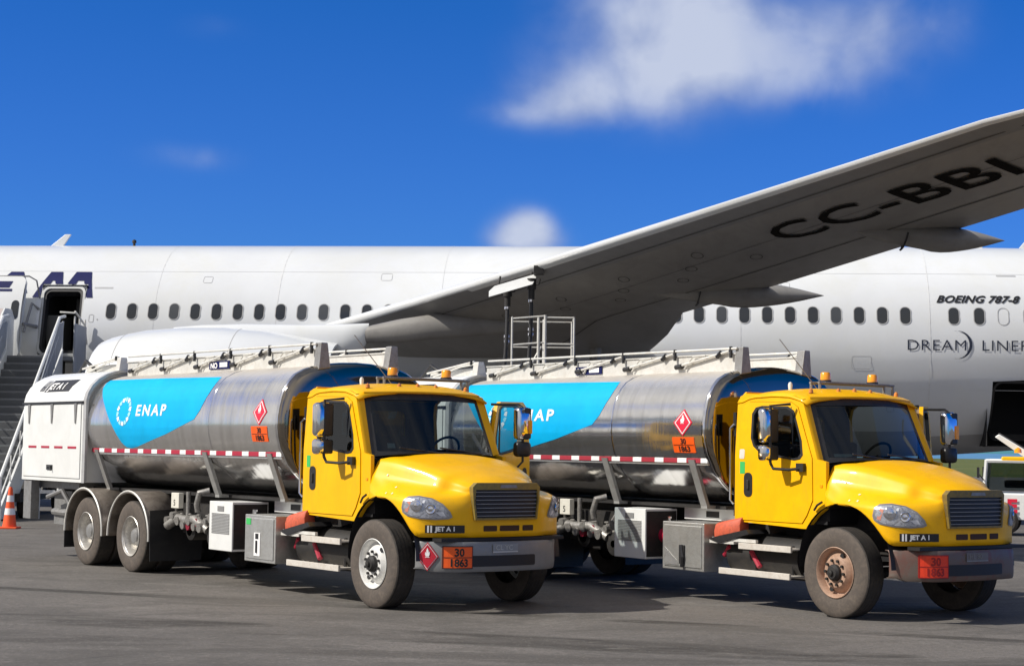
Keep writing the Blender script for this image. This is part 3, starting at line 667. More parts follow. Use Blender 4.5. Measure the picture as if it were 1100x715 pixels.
# refuelling panel under the leading edge with hoses and the lift platform below
rp = empty('refuelling_panel', (0, 0, 0), 0, 'open white refuelling panel hanging below the wing leading edge above two black hoses', 'panel')
bm = nb_()
yb = 34.0
prism(bm, [(-.47, 4.87), (.40, 5.17), (.49, 5.36), (.44, 5.40), (-.36, 5.12), (-.47, 5.0)], 0, .03, lambda a, b, h_: (a, yb+h_+1.2*(b-5.1), b+.0))
finish(bm, 'panel_door', WHITE, rp, bevel=.01)
bm = nb_(); tube(bm, [(-.3, yb+.25, 5.1), (-.25, yb+.3, 5.34)], .02); tube(bm, [(.35, yb+.4, 5.35), (.4, yb+.4, 5.45)], .02); box(bm, .42, .62, yb+.1, yb+.35, 5.38, 5.55); finish(bm, 'panel_hinge', DARK, rp)
for hx0, hz0, hx1, lab in ((-.1, 5.05, -.17, 'left'), (.38, 5.2, .31, 'right')):
    bm = nb_(); tube(bm, [(hx0, yb+.25, hz0+.1), (hx0, yb+.25, hz0-.12)], .095, 12); tube(bm, [(hx0, yb+.25, hz0-.1), (hx0, yb+.25, hz0-.32)], .065, 12)
    tube(bm, [(hx0, yb+.25, hz0-.05), (hx0+.14, yb+.15, hz0-.02), (hx0+.17, yb+.1, hz0+.08)], .02, 6)
    h_ = empty('fuel_hose', (0, 0, 0), 0, 'black fuel hose from the wing panel, %s' % ('left of the platform railing' if lab == 'left' else 'passing in front of the platform railing'), 'hose', 'fuel hoses hanging from the wing')
    finish(bm, 'nozzle', DARK, h_, smooth=True)
    bm = nb_(); tube(bm, [(hx0+(hx1-hx0)*k/8+.012*math.sin(k), yb+.25-.03*k, hz0-.3-(hz0-.3-2.2)*k/8) for k in range(9)], .04, 10); finish(bm, 'hose_line', BLACK, h_, smooth=True)
    bm = nb_()
    for zz in (hz0-.33, hz0-1.0, hz0-.9): tube(bm, [(hx0-.005, yb+.25, zz), (hx0-.005, yb+.24, zz-.05)], .055, 10)
    finish(bm, 'hose_coupling', CHROME, h_, smooth=True)
lp = empty('lift_platform', (.6, 34.2, 0), 0, 'raised platform with a silver guard railing behind the right tank truck, under the wing', 'platform')
bm = nb_()
X0_, X1_, Y0_, Y1_ = -.6, .62, -.6, .6
for (x, y) in ((X0_, Y0_), (X1_, Y0_), (X1_, Y1_), (.05, Y1_), (.05, Y0_-.0), (-.08, Y0_)): tube(bm, [(x, y, 3.3), (x, y, 4.47 if x != .05 else 4.52)], .02 if abs(x) > .2 else .028, 8)
for z in (3.95, 4.47):
    tube(bm, [(.05, Y0_, z+.03), (X0_, Y0_, z-.03)], .018, 8); tube(bm, [(.05, Y0_, z), (X1_, Y0_, z)], .018, 8); tube(bm, [(X1_, Y0_, z), (X1_, Y1_, z), (.05, Y1_, z), (X0_, Y1_, z), (X0_, Y0_, z)], .015, 8)
tube(bm, [(-.35, Y0_, 3.3), (-.02, Y0_, 3.9)], .02, 8)
finish(bm, 'guard_railing', ALUW, lp, smooth=True)
bm = nb_(); box(bm, -.7, .7, -.7, .7, 3.15, 3.25); finish(bm, 'deck', ALU, lp, bevel=.01)
bm = nb_()
for s_ in (-1, 1):
    for k in range(3): 
        z0 = .5+k*.88; tube(bm, [(-.6, s_*.6, z0), (.6, s_*.6, z0+.88)], .035, 8); tube(bm, [(.6, s_*.6, z0), (-.6, s_*.6, z0+.88)], .035, 8)
finish(bm, 'scissor_frame', STEEL, lp)
bm = nb_(); box(bm, -.8, .8, -.7, .7, .25, .5)
for x in (-.6, .6):
    for y in (-.7, .7): lathe(bm, [(-.08, .01), (-.08, .25), (.08, .25), (.08, .01)], 'y', 20, (x, y, .25))
finish(bm, 'wheeled_base', DARK, lp)

# passenger boarding stairs
st = empty('boarding_stairs', (PORIG.x, PORIG.y, 0), -BANG, 'grey boarding stairs with white rails leading up to the open cabin door', 'stairs')
# local: x aft, y negative = towards camera
SX0, SX1 = -13.75, -12.32; PX = -12.02; YT = -(HALF+.35+1.3); NS = 21; rise = 4.2/NS; run = .285
bm = nb_(); box(bm, SX0, PX, YT, -(HALF+.12), 4.08, 4.2); finish(bm, 'top_platform', STEP, st, bevel=.01)
for i in range(NS):
    z = 4.2-rise*(i+1); y = YT-run*(i+1)
    bm = nb_(); box(bm, SX0, SX1, y, y+run+.02, z-.05, z); box(bm, SX0, SX1, y+run-.01, y+run+.01, z, z+rise-.052, mi=1); finish(bm, 'step', [STEP, mat('stair_riser', (.1, .105, .11), .7)], st)
ye = YT-run*NS
for sx_, nm in ((SX0-.04, 1), (SX1+.04, 2)):
    bm = nb_()
    prism(bm, [(YT+.0, 3.75), (YT, 4.4), (ye, .35), (ye, -.0+.05), (ye+.9, .05)], -.03, .03, lambda a, b, h_: (sx_+h_, a, b)); finish(bm, 'stringer', WHITE, st, bevel=.01)
    bm = nb_(); 
    prism(bm, [(YT-.1, 4.45), (YT+.1, 5.15), (YT-.5, 5.05), (YT-run*9, 4.2-rise*9+.85), (YT-run*9, 4.2-rise*9+.15)], -.015, .015, lambda a, b, h_: (sx_+h_, a, b))
    finish(bm, 'side_panel', STAIRP, st)
    bm = nb_(); tube(bm, [(sx_, YT+.2, 5.3), (sx_, YT-.4, 5.22), (sx_, ye-.1, 1.02), (sx_, ye-.15, .3)], .045, 8)
    for i in range(0, NS+1, 3): tube(bm, [(sx_, YT-run*i, 4.2-rise*i), (sx_, YT-run*i, 5.18-rise*i-.03)], .02, 6)
    tube(bm, [(sx_, YT-.5, 4.7), (sx_, ye, .6)], .02, 6)
    finish(bm, 'handrail', WHITE, st, smooth=True)
bm = nb_()
for y in (YT+.05, (YT-HALF-.3)/2, -(HALF+.25)): tube(bm, [(PX+.05, y, 4.15), (PX+.05, y, 5.3)], .025, 8)
tube(bm, [(PX+.05, YT+.05, 5.42), (PX+.05, -(HALF+.9), 5.28), (PX+.05, -(HALF+.3), 5.15), (PX+.1, -(HALF+.2), 4.6)], .03, 8); tube(bm, [(PX-.35, YT+.02, 5.4), (PX+.05, YT+.02, 5.38)], .025, 8)
finish(bm, 'platform_rail', ALUW, st, smooth=True)
bm = nb_(); box(bm, PX+.04, PX+.1, YT-.02, -(HALF+.25), 3.75, 5.1); finish(bm, 'platform_side_panel', STAIRP, st, bevel=.02)
bm = nb_(); prism(bm, [(YT-.8, 3.2), (YT+1.2, 3.2), (YT+1.2, 5.3), (YT+.9, 5.52), (YT+.2, 5.5), (YT-.4, 5.1)], -.02, .02, lambda a, b, h_: (SX0-.16+h_, a, b)); finish(bm, 'platform_side_panel', WHITE, st)
bm = nb_(); 
box(bm, SX0-.2, SX1+.2, ye+1.2, YT+.3, .42, .62)
for x in (SX0, SX1):
    tube(bm, [(x, YT+.2, 4.05), (x, YT-1.6, .55)], .06, 8); tube(bm, [(x, YT-.3, .5), (x, YT-3.6, 2.1)], .07, 8); tube(bm, [(x, YT+.4, .6), (x, YT+.4, 4.1)], .05, 8)
finish(bm, 'support_frame', DARK, st)
bm = nb_(); box(bm, SX0+.1, SX1-.1, YT-1.6, YT-.1, .62, 1.4); box(bm, SX1-.5, SX1+.1, YT+.0, YT+.9, 2.6, 3.4); finish(bm, 'engine_housing', STEEL, st, bevel=.03)
for x in (SX0-.1, SX1+.1):
    for y in (YT-.2, YT-3.9):
        bm = nb_(); lathe(bm, [(-.11, .15), (-.12, .3), (-.09, .36), (.09, .36), (.12, .3), (.11, .15), (-.11, .15)], 'x', 24, (x, y, .36)); finish(bm, 'wheel', RUB, st, smooth=30)
# stabiliser posts and yellow brace near the cone
bm = nb_()
for x in (SX1+.5, SX1+1.0): tube(bm, [(x, YT-4.2, .0), (x, YT-4.2, .75)], .05, 8)
box(bm, SX1+.3, SX1+1.05, YT-4.25, YT-4.15, .62, .7); box(bm, SX1+.1, SX1+.5, YT-4.3, YT-4.1, .5, .62)
finish(bm, 'stabiliser', WHITE, st)

th_ = .15; pl0 = Vector((SX1, -(HALF+.5), 0)); pv = PORIG + Matrix.Rotation(-BANG, 3, 'Z') @ pl0
st.rotation_euler = (0, 0, -BANG+th_); st.location = pv - Matrix.Rotation(-BANG+th_, 3, 'Z') @ pl0

# traffic cone
cn = empty('traffic_cone', (-10.86, 37.4, 0), 0, 'orange traffic cone with white bands beside the boarding stairs at the left edge', 'cone')
bm = nb_(); box(bm, -.2, .2, -.2, .2, 0, .04); finish(bm, 'cone_base', mat('cone_orange', (.95, .11, .02), .5), cn, bevel=.01)
bm = nb_(); lathe(bm, [(.04, .15), (.3, .115), (.44, .097), (.58, .078), (.72, .06), (.86, .042), (.9, .03), (.9, .001)], 'z', 24); finish(bm, 'cone_body', mat('cone_orange', (.95, .11, .02), .5), cn, smooth=30)
bm = nb_(); lathe(bm, [(.3, .118), (.44, .101)], 'z', 24); finish(bm, 'reflective_band', WSIGN, cn, smooth=30)
bm = nb_(); lathe(bm, [(.58, .081), (.72, .063)], 'z', 24); finish(bm, 'reflective_band', WSIGN, cn, smooth=30)

# belt loader at the cargo door
bl = empty('belt_loader', (12.42, 41.2, 0), -.35, 'white belt loader with a yellow roof under the open cargo door at the right edge', 'belt loader')
# local x forward (towards right/back), y left ; cab at camera-left
bm = nb_(); 
prism(bm, [(-1.05, .38), (-1.05, .9), (-.95, 1.0), (2.9, 1.0), (2.9, .38)], -.85, .25, lambda a, b, h_: (a, h_, b)); box(bm, -1.1, -.98, -.9, .3, .45, .75)
finish(bm, 'body', WHITE, bl, bevel=.04)
bm = nb_()
for (x, y) in ((-.95, -.8), (-.95, .2), (.35, -.8), (.35, .2)): tube(bm, [(x, y, 1.0), (x+.06, y, 1.76)], .045, 6)
for z in (1.75,): tube(bm, [(-.89, -.8, z), (.41, -.8, z), (.41, .2, z), (-.89, .2, z), (-.89, -.8, z)], .05, 6)
finish(bm, 'cab_frame', WHITE, bl)
bm = nb_(); box(bm, -.55, .45, -.84, .24, 1.72, 1.86); finish(bm, 'cab_roof', YEL, bl, bevel=.04)
bm = nb_(); box(bm, -.9, .38, -.81, -.8, 1.05, 1.72); box(bm, -.93, -.92, -.76, .16, 1.05, 1.72); finish(bm, 'cab_glass', glass('loader_glass', (.45, .5, .5)), bl)
bm = nb_(); box(bm, -.5, 0, -.6, 0, 1.12, 1.3); box(bm, -.05, .05, -.6, 0, 1.3, 1.75); finish(bm, 'driver_seat', BLACK, bl, bevel=.04)
bm = nb_(); lathe(bm, [(1.95, .09), (2.03, .08), (2.07, .03), (2.08, .001)], 'z', 12, (-.2, -.3, 0)); finish(bm, 'beacon', AMBER, bl)
for x in (-.5, 2.2):
    for y in (-.86, .26):
        bm = nb_(); lathe(bm, [(-.1, .16), (-.11, .28), (-.08, .34), (.08, .34), (.11, .28), (.1, .16)], 'y', 24, (x, y, .34)); wh = finish(bm, 'wheel', RUB, bl, smooth=30)
        bm = nb_(); lathe(bm, [(-.09, .0), (-.09, .17), (.09, .17), (.09, .0)], 'y', 24, (x, y, .34)); finish(bm, 'rim', WHITE, wh)
bm = nb_(); tube(bm, [(-.75, -.85, .66), (-.75, -.885, .66)], .075, 14); tube(bm, [(-1.1, -.7, .85), (-1.13, -.7, .85)], .09, 14); tube(bm, [(-1.1, .1, .85), (-1.13, .1, .85)], .09, 14); finish(bm, 'headlight', CHROME, bl, smooth=True)
bm = nb_(); box(bm, -1.1, -1.09, -.55, -.1, .85, 1.05); box(bm, -1.13, -1.11, -.5, -.1, .5, .62); finish(bm, 'grille', BLACK, bl)
bm = nb_(); tube(bm, [(-.95, -.85, 1.3), (-1.05, -1.05, 1.45)], .015, 6); box(bm, -1.08, -1.03, -1.15, -1.0, 1.35, 1.6); tube(bm, [(-.95, .2, 1.3), (-1.05, .42, 1.45)], .015, 6); box(bm, -1.08, -1.03, .38, .53, 1.35, 1.6); finish(bm, 'wing_mirror', BLACK, bl)
bm = nb_(); text2(bm, 'E', .42, lambda a, b: (a-.42, -.886, b+.56), bold=.02, sx=1.1); finish(bm, 'fleet_lettering', RED, bl)
bm = nb_(); prism(bm, [(-.78, 2.33), (-.68, 2.4), (2.0, .75), (2.0, .5), (1.8, .5)], .4, 1.15, lambda a, b, h_: (a+.0, h_-.1, b)); finish(bm, 'conveyor', WHITE, bl, bevel=.02)
bm = nb_(); prism(bm, [(-.7, 2.41), (2.0, .76), (2.0, .78), (-.7, 2.43)], .5, 1.05, lambda a, b, h_: (a+.0, h_-.1, b)); finish(bm, 'belt', RUB, bl)
# ------------------------------------------------------------------ tank trucks
# truck frame: origin on the ground under the front axle, x forward, y to the truck's left (far side), z up
TZ = [1.22, 1.235, 1.27, 1.33, 1.41, 1.50, 1.65, 1.87, 2.02, 2.14, 2.27, 2.41, 2.53, 2.63, 2.74, 2.83, 2.90, 2.945, 2.975, 3.0, 3.01]
TY = [0, .25, .45, .63, .765, .87, 1.01, 1.13, 1.17, 1.185, 1.182, 1.16, 1.13, 1.09, 1.02, .93, .80, .66, .49, .25, 0]
def ty(z): return interp(z, TZ, TY)
def tsurf(x, z, off=.004):
    y = ty(z); d = .02; dy = (ty(min(z+d, 3.0))-ty(max(z-d, 1.23)))/(2*d); n = Vector((0, -1, -dy)); n = Vector((0, -1, -dy)).normalized()
    return Vector((x, -y, z)) + n*off
def flame(bm, fn, s):
    pts = [(0, .42), (.12, .2), (.1, .08), (.2, .16), (.22, -.04), (.14, -.2), (-.14, -.2), (-.22, -.04), (-.18, .12), (-.08, .04), (-.1, .22)]
    poly2(bm, [(a*s, b*s) for a, b in pts], fn, mi=1); poly2(bm, [(-.2*s, -.28*s), (.2*s, -.28*s), (.2*s, -.24*s), (-.2*s, -.24*s)], fn, mi=1)

def steer_wheel(T, yc, m, side, steer):
    """front wheel: tyre, rim with hand holes, hub and studs; side -1 = near"""
    w_ = empty('front_wheel', (0, yc, .525)); w_.parent = T; w_.rotation_euler = (0, random.uniform(0, 1), steer)
    bm = nb_(); s_ = side
    lathe(bm, [(s_*-.13, .30), (s_*-.14, .42), (s_*-.13, .50), (s_*-.115, .522), (0, .526), (s_*.115, .522), (s_*.128, .51), (s_*.143, .46), (s_*.148, .40), (s_*.142, .33), (s_*.13, .295)], 'y', 64)
    for f in bm.faces:
        c = f.calc_center_median(); r = math.hypot(c.x, c.z); f.material_index = 1 if r < .505 else 0
    tb = finish(bm, 'tyre', [RUB, RUBW], w_, smooth=35)
    bm = nb_()
    for k in range(5):
        yy = -.1+.05*k; lathe(bm, [(yy-.004, .5275), (yy+.004, .5275)], 'y', 64)
    finish(bm, 'tread_groove', BLACK, tb)
    bm = nb_()
    lathe(bm, [(s_*.10, .27), (s_*.142, .298), (s_*.148, .29), (s_*.125, .27), (s_*.06, .255), (s_*.055, .235), (s_*.10, .205), (s_*.135, .17), (s_*.14, .135), (s_*.13, .085), (s_*.13, 0.001)], 'y', 64)
    rim = finish(bm, 'rim', m, w_, smooth=35)
    bm = nb_()
    for k in range(2):
        a = math.radians(70+k*180); 
        tube(bm, [(.212*math.cos(a), s_*.09, .212*math.sin(a)), (.212*math.cos(a), s_*.112, .212*math.sin(a))], .03, 12)
    finish(bm, 'hand_hole', BLACK, rim)
    bm = nb_()
    for k in range(10):
        a = 2*PI*k/10; tube(bm, [(.143*math.cos(a), s_*.13, .143*math.sin(a)), (.143*math.cos(a), s_*.165, .143*math.sin(a))], .017, 6)
    finish(bm, 'wheel_nut', DARK, rim)
    bm = nb_(); lathe(bm, [(s_*.12, .1), (s_*.17, .095), (s_*.2, .07), (s_*.205, .001)], 'y', 24)
    lathe(bm, [(s_*.205, .035), (s_*.225, .03), (s_*.23, .001)], 'y', 12)
    finish(bm, 'hub_cap', DARK, rim, smooth=30)
    return w_
def dual_wheel(T, x, side):
    s_ = side
    w_ = empty('rear_wheel', (x, s_*1.06, .525)); w_.parent = T; w_.rotation_euler = (0, random.uniform(0, 1), 0)
    for off, nm in ((0, 1), (-s_*.31, 2)):
        bm = nb_()
        lathe(bm, [(s_*-.13+off, .30), (s_*-.14+off, .42), (s_*-.13+off, .50), (s_*-.115+off, .522), (off, .526), (s_*.115+off, .522), (s_*.128+off, .51), (s_*.143+off, .46), (s_*.148+off, .40), (s_*.142+off, .33), (s_*.13+off, .295)], 'y', 56)
        for f in bm.faces:
            c = f.calc_center_median(); r = math.hypot(c.x, c.z); f.material_index = 1 if r < .505 else 0
        finish(bm, 'tyre', [RUB, RUBW], w_, smooth=35)
    bm = nb_()
    lathe(bm, [(s_*.12, .27), (s_*.142, .298), (s_*.148, .29), (s_*.13, .275), (s_*.03, .262), (s_*-.06, .25), (s_*-.07, .2), (s_*-.03, .16), (s_*-.02, .12)], 'y', 56)
    rim = finish(bm, 'rim', WHEELA, w_, smooth=35)
    bm = nb_(); lathe(bm, [(s_*-.03, .13), (s_*.06, .12), (s_*.09, .1), (s_*.1, .06), (s_*.1, .001)], 'y', 28)
    for k in range(10):
        a = 2*PI*k/10; tube(bm, [(.15*math.cos(a), s_*-.04, .15*math.sin(a)), (.15*math.cos(a), s_*.0, .15*math.sin(a))], .016, 6)
    finish(bm, 'hub', STEEL, rim, smooth=30)

def arch_z(x, r=.73):
    d = r*r-(x-.07)**2
    return .60+math.sqrt(d) if d > 0 else 0
def hood_mesh(T, m):
    # columns run from the lower edge up over the fender to the spine; mirrored
    def spine(x): return interp(x, [-.3, -.1, .1, .47, .82, .98, 1.06], [1.845, 1.84, 1.815, 1.735, 1.635, 1.575, 1.52])
    cols = []
    side = [(-.26, 1.035), (-.16, 1.05), (-.04, 1.075), (.1, 1.10), (.25, 1.115), (.4, 1.12), (.54, 1.12), (.66, 1.10), (.76, 1.055)]
    for x, y in side:
        zb = max(.87, arch_z(x)); zs = 1.385-.05*max(0, x-.1)
        if x < -.1: zs = 1.385+.1*(-x-.1)/.16
        hw = interp(x, [-.26, .1, .5, .8], [.93, .86, .74, .66])
        cz = interp(x, [-.26, .1, .5, .8], [1.60, 1.50, 1.435, 1.41])
        cols.append(((x, y, zb), zs, (x*.985, hw+.05, cz), (x*.98, hw-.03, spine(x)-.085), (x*.97, hw*.55, spine(x)-.022), (x*.97, 0, spine(x))))
    nose = [((.84, .985), 1.34, (.79, .63, 1.40), (.80, .585, 1.515), (.82, .34, 1.59), (.84, 0, 1.62)),
            ((.90, .89), 1.325, (.86, .59, 1.395), (.88, .55, 1.50), (.9, .32, 1.57), (.92, 0, 1.595)),
            ((.955, .79), 1.315, (.92, .565, 1.39), (.94, .53, 1.485), (.955, .30, 1.545), (.97, 0, 1.57)),
            ((1.005, .69), 1.31, (.97, .55, 1.385), (.985, .505, 1.47), (1.0, .29, 1.53), (1.01, 0, 1.55)),
            ((1.05, .58), 1.32, (1.02, .515, 1.38), (1.03, .485, 1.455), (1.035, .28, 1.51), (1.045, 0, 1.53)),
            ((1.085, .47), 1.36, (1.07, .455, 1.42), (1.065, .44, 1.465), (1.07, .27, 1.495), (1.075, 0, 1.505)),
            ((1.105, .28), 1.40, (1.095, .27, 1.44), (1.09, .26, 1.475), (1.09, .16, 1.492), (1.095, 0, 1.498)),
            ((1.11, 0.0), 1.42, (1.105, 0, 1.445), (1.10, 0, 1.47), (1.10, 0, 1.485), (1.10, 0, 1.492))]
    for (bx, by), zs, c1, c2, c3, c4_ in nose:
        cols.append(((bx, by, .875), zs, c1, c2, c3, c4_))
    def column(c):
        b, zs, p1, p2, p3, p4 = c
        b = Vector(b); P = [b, b.lerp(Vector((b.x, b.y, zs-.07)), .34), b.lerp(Vector((b.x, b.y, zs-.07)), .7), Vector((b.x, b.y, zs-.07))]
        p1 = Vector(p1); d = Vector((p1.x-b.x, p1.y-b.y, 0)); L = d.length
        if L > .02: d.normalize()
        P.append(Vector((b.x, b.y, zs-.01))+d*min(.045, L*.4)); P.append(Vector((b.x, b.y, zs+.005)).lerp(p1, .55)); P += [p1, Vector(p1).lerp(Vector(p2), .6)+Vector((0, .008, 0)), Vector(p2), Vector(p3), Vector(p4)]
        return P
    L = [column(c) for c in cols]
    R = [[Vector((p.x, -p.y, p.z)) for p in c] for c in L[-2::-1]]
    bm = nb_(); grid(bm, L+R)
    bmesh.ops.remove_doubles(bm, verts=bm.verts, dist=.0008)
    cl = bm.edges.layers.float.new('crease_edge'); cr_pts = {}
    for side_ in (L, R):
        for c in side_:
            for r_, w_ in ((8, .55), (6, .35), (3, .15)): cr_pts[tuple(round(q, 3) for q in c[r_])] = (r_, w_)
    for e in bm.edges:
        a_, b_ = (cr_pts.get(tuple(round(q, 3) for q in v.co)) for v in e.verts)
        if a_ and b_ and a_[0] == b_[0] and (e.verts[0].co-e.verts[1].co).length < .25: e[cl] = a_[1]
    o = finish(bm, 'hood', m, T, smooth=True, sub=1)
    so = o.modifiers.new('t', 'SOLIDIFY'); so.thickness = .02; so.offset = -1
    # evaluated surface for parts that sit on it
    b2 = bmesh.new(); grid(b2, L+R); bmesh.ops.remove_doubles(b2, verts=b2.verts, dist=.0008); bmesh.ops.recalc_face_normals(b2, faces=b2.faces)
    tmp = bpy.data.meshes.new('tmp'); b2.to_mesh(tmp); b2.free(); to = bpy.data.objects.new('tmp', tmp); COL.objects.link(to); s_ = to.modifiers.new('s', 'SUBSURF'); s_.levels = 1
    dg = bpy.context.evaluated_depsgraph_get(); dg.update(); bv = BVHTree.FromObject(to, dg); bpy.data.objects.remove(to)
    return o, bv

def build_truck(name, loc, A, label, second):
    T = empty(name, (loc[0], loc[1], 0), -A, label, 'tank truck', 'yellow cab fuel tank trucks parked side by side')
    YP = YEL2 if second else YEL
    # ---------------- chassis
    bm = nb_()
    for s_ in (-1, 1): box(bm, -10.7, .95, s_*.43-.045, s_*.43+.045, .72, .99)
    for x in (-10.5, -9.2, -7.3, -5.2, -3.6, -2.4, .5): box(bm, x-.05, x+.05, -.4, .4, .76, .95)
    finish(bm, 'chassis_frame', DARK, T, bevel=.008)
    bm = nb_()
    for s_ in (-1, 1): box(bm, -10.6, -2.35, s_*.45-.05, s_*.45+.05, .995, 1.16)
    box(bm, -10.6, -2.3, -.75, .75, 1.16, 1.20)
    finish(bm, 'tank_subframe', DARK, T)
    bm = nb_()
    tube(bm, [(0, -.9, .5), (0, .9, .5)], .07, 10); tube(bm, [(-.8, -.43, .7), (-.1, -.43, .6), (.8, -.43, .7)], .035, 6); tube(bm, [(-.8, .43, .7), (-.1, .43, .6), (.8, .43, .7)], .035, 6)
    box(bm, -.6, .6, -.35, .35, .62, 1.2); box(bm, -1.6, -.3, -.35, .35, .55, 1.0)
    for x in (-6.5, -8.12):
        tube(bm, [(x, -.9, .525), (x, .9, .525)], .09, 10)
    lathe(bm, [(-6.8, .1), (-6.75, .24), (-6.4, .24), (-6.3, .1)], 'x', 16, (0, 0, .55)); lathe(bm, [(-8.42, .1), (-8.35, .24), (-8.0, .24), (-7.9, .1)], 'x', 16, (0, 0, .55))
    tube(bm, [(-1.4, 0, .75), (-6.3, 0, .58)], .06, 10)
    tube(bm, [(-6.3, -.45, .7), (-7.3, -.47, .95), (-8.4, -.45, .7)], .05, 8); tube(bm, [(-6.3, .45, .7), (-7.3, .47, .95), (-8.4, .45, .7)], .05, 8)
    finish(bm, 'running_gear', DARK, T, smooth=30)
    bm = nb_(); box(bm, -5.75, -2.3, -.36, .36, .46, 1.0); finish(bm, 'underbody_shade_box', DARK, T, bevel=.03)  # added dark box, blocks the lit ground so the underside reads black
    bm = nb_(); box(bm, -10.4, -9.1, -.7, .5, .55, 1.12); finish(bm, 'rear_shade_box', DARK, T, bevel=.03)  # second added box, deepens the dark below the rear cabinet
    # ---------------- wheels
    steer_wheel(T, -.99, WHEELR if second else WHEELW, -1, 0); steer_wheel(T, .99, WHEELR if second else WHEELW, 1, 0)
    for x in (-6.5, -8.12):
        for s_ in (-1, 1): dual_wheel(T, x, s_)
    # ---------------- wheel fenders
    for s_ in (-1, 1):
        for x in (-6.5, -8.12):
            bm = nb_(); rows = []
            for k in range(25):
                a = math.radians(-4+ (186)*k/24); cx = x+.70*math.cos(a); cz = .53+.66*math.sin(a)
                rows.append([(cx, s_*.60, cz), (cx, s_*1.245, cz), (cx+.0*math.cos(a), s_*1.25, cz-.03*math.sin(a))])
            grid(bm, rows); fo = finish(bm, 'rear_fender', mat('fender_aluminium', (.4, .35, .3), .5, metal=.5, dirt=.8, dirt_col=(.13, .1, .08), dscale=3), T, smooth=40)
            so = fo.modifiers.new('t', 'SOLIDIFY'); so.thickness = .006
            bm = nb_(); tube(bm, [(x+.70*math.cos(math.radians(-4+186*k/24)), s_*1.25, .53+.66*math.sin(math.radians(-4+186*k/24))) for k in range(25)], .016, 6); finish(bm, 'fender_edge', ALUW, fo, smooth=True)
            bm = nb_(); x1 = x+.72; z1 = .98 if x == -6.5 else .6
            if x == -6.5: prism(bm, [(s_*.35, .97), (s_*1.24, .93), (s_*1.22, .2), (s_*.4, .2)], x1-.02, x1-.008, lambda a, b_, h_: (h_, a, b_))
            (box(bm, x-.74, x-.728, s_*.62, s_*1.24, .24, .6) if x < -8 else None)
            finish(bm, 'mud_flap', BLACK, fo)
    # ---------------- tank
    bm = nb_(); rows = []; n = len(TZ)
    prof = [(-TY[i], TZ[i]) for i in range(n)]+[(TY[i], TZ[i]) for i in range(n-2, 0, -1)]
    X = [-8.3, -7.2, -6.2, -5.2, -4.2, -3.2, -2.25]
    grid(bm, [[(x, y, z) for y, z in prof] for x in X], True)
    tank = finish(bm, 'tank', TANK, T, smooth=50)
    bm = nb_()
    rows = [[(-2.25+dx, y*k, 2.115+(z-2.115)*k) for y, z in prof] for dx, k in ((0, 1), (.03, .995), (.06, .975), (.08, .93), (.105, .8), (.125, .6), (.14, .35), (.145, .02))]
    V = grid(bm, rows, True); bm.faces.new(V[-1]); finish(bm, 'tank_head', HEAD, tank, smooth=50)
    bm = nb_(); rows = [[(x, y*k, 2.115+(z-2.115)*k) for y, z in prof] for x, k in ((-2.29, 1.0), (-2.285, 1.008), (-2.25, 1.01), (-2.235, 1.0))]; grid(bm, rows, True)
    for x in (-4.15,): grid(bm, [[(x+d, y*k, 2.115+(z-2.115)*k) for y, z in prof] for d, k in ((-.015, 1.001), (-.01, 1.003), (.01, 1.003), (.015, 1.001))], True)
    finish(bm, 'weld_band', CHROME, tank, smooth=50)
    # saddles hugging the lower tank
    for x in (-4.38, -2.56, -8.0):
        for s_ in (-1, 1):
            bm = nb_(); zz = [1.80, 1.7, 1.6, 1.5, 1.41, 1.33, 1.27]; rows = []
            for z in zz:
                y = ty(z); y2 = max(y+.012, .0)
                y3 = 1.13-.38*(1.80-z); o_ = max(y+.03, y3)
                rows.append([(x-.06, s_*(o_-.05), z), (x-.06, s_*o_, z-.005), (x+.06, s_*o_, z-.005), (x+.06, s_*(o_-.05), z)])
            rows.append([(x-.06, s_*.85, 1.20), (x-.06, s_*.90, 1.20), (x+.06, s_*.90, 1.20), (x+.06, s_*.85, 1.20)])
            grid(bm, rows, True); box(bm, x-.06, x+.06, min(s_*.5, s_*.9), max(s_*.5, s_*.9), 1.165, 1.2)
            finish(bm, 'tank_saddle', mat('saddle_grey', (.36, .36, .35), .5, metal=.3, dirt=.4), T, smooth=40)
    # reflective red and white rail
    for s_ in (-1, 1):
        bm = nb_(); k = 0; x = -8.2
        while x < -2.3:
            x2 = min(x+.28, -2.27); y0 = ty(1.78)
            pts = [(x, 1.755), (x2, 1.755), (x2, 1.815), (x, 1.815)]
            for (xa, xb, mi) in ((x, min(x+.28, -2.27), 0), (x+.28, min(x+.46, -2.27), 1)):
                if xb > xa: box(bm, xa, xb, s_*(y0-.02), s_*(y0+.022), 1.755, 1.812, mi=mi)
            x += .46
        finish(bm, 'reflective_strip', [DRED if not second else mat('strip_maroon', (.38, .03, .05), .5), WSIGN], tank)
        bm = nb_(); box(bm, -8.2, -2.27, s_*(ty(1.74)-.03), s_*(ty(1.74)+.03), 1.725, 1.752); finish(bm, 'rub_rail', ALU, tank)
    # logo field and lettering (near side)
    fn = lambda o_: (lambda a, b: tsurf(a, b, o_))
    logo = [(-8.16, 2.88), (-7.0, 2.875), (-6.0, 2.865), (-5.0, 2.85), (-4.3, 2.84), (-4.28, 2.75), (-4.30, 2.63), (-4.37, 2.5), (-4.44, 2.38), (-4.58, 2.25), (-5.08, 2.13), (-5.47, 2.04), (-6.0, 1.945), (-6.51, 1.85), (-6.75, 1.825), (-6.9, 1.84), (-7.03, 1.91), (-7.28, 2.15), (-7.69, 2.49), (-8.05, 2.75)]
    bm = nb_(); poly2(bm, logo, fn(.004), (0, .04)); lf = finish(bm, 'logo_field', BLUE, tank, smooth=50)
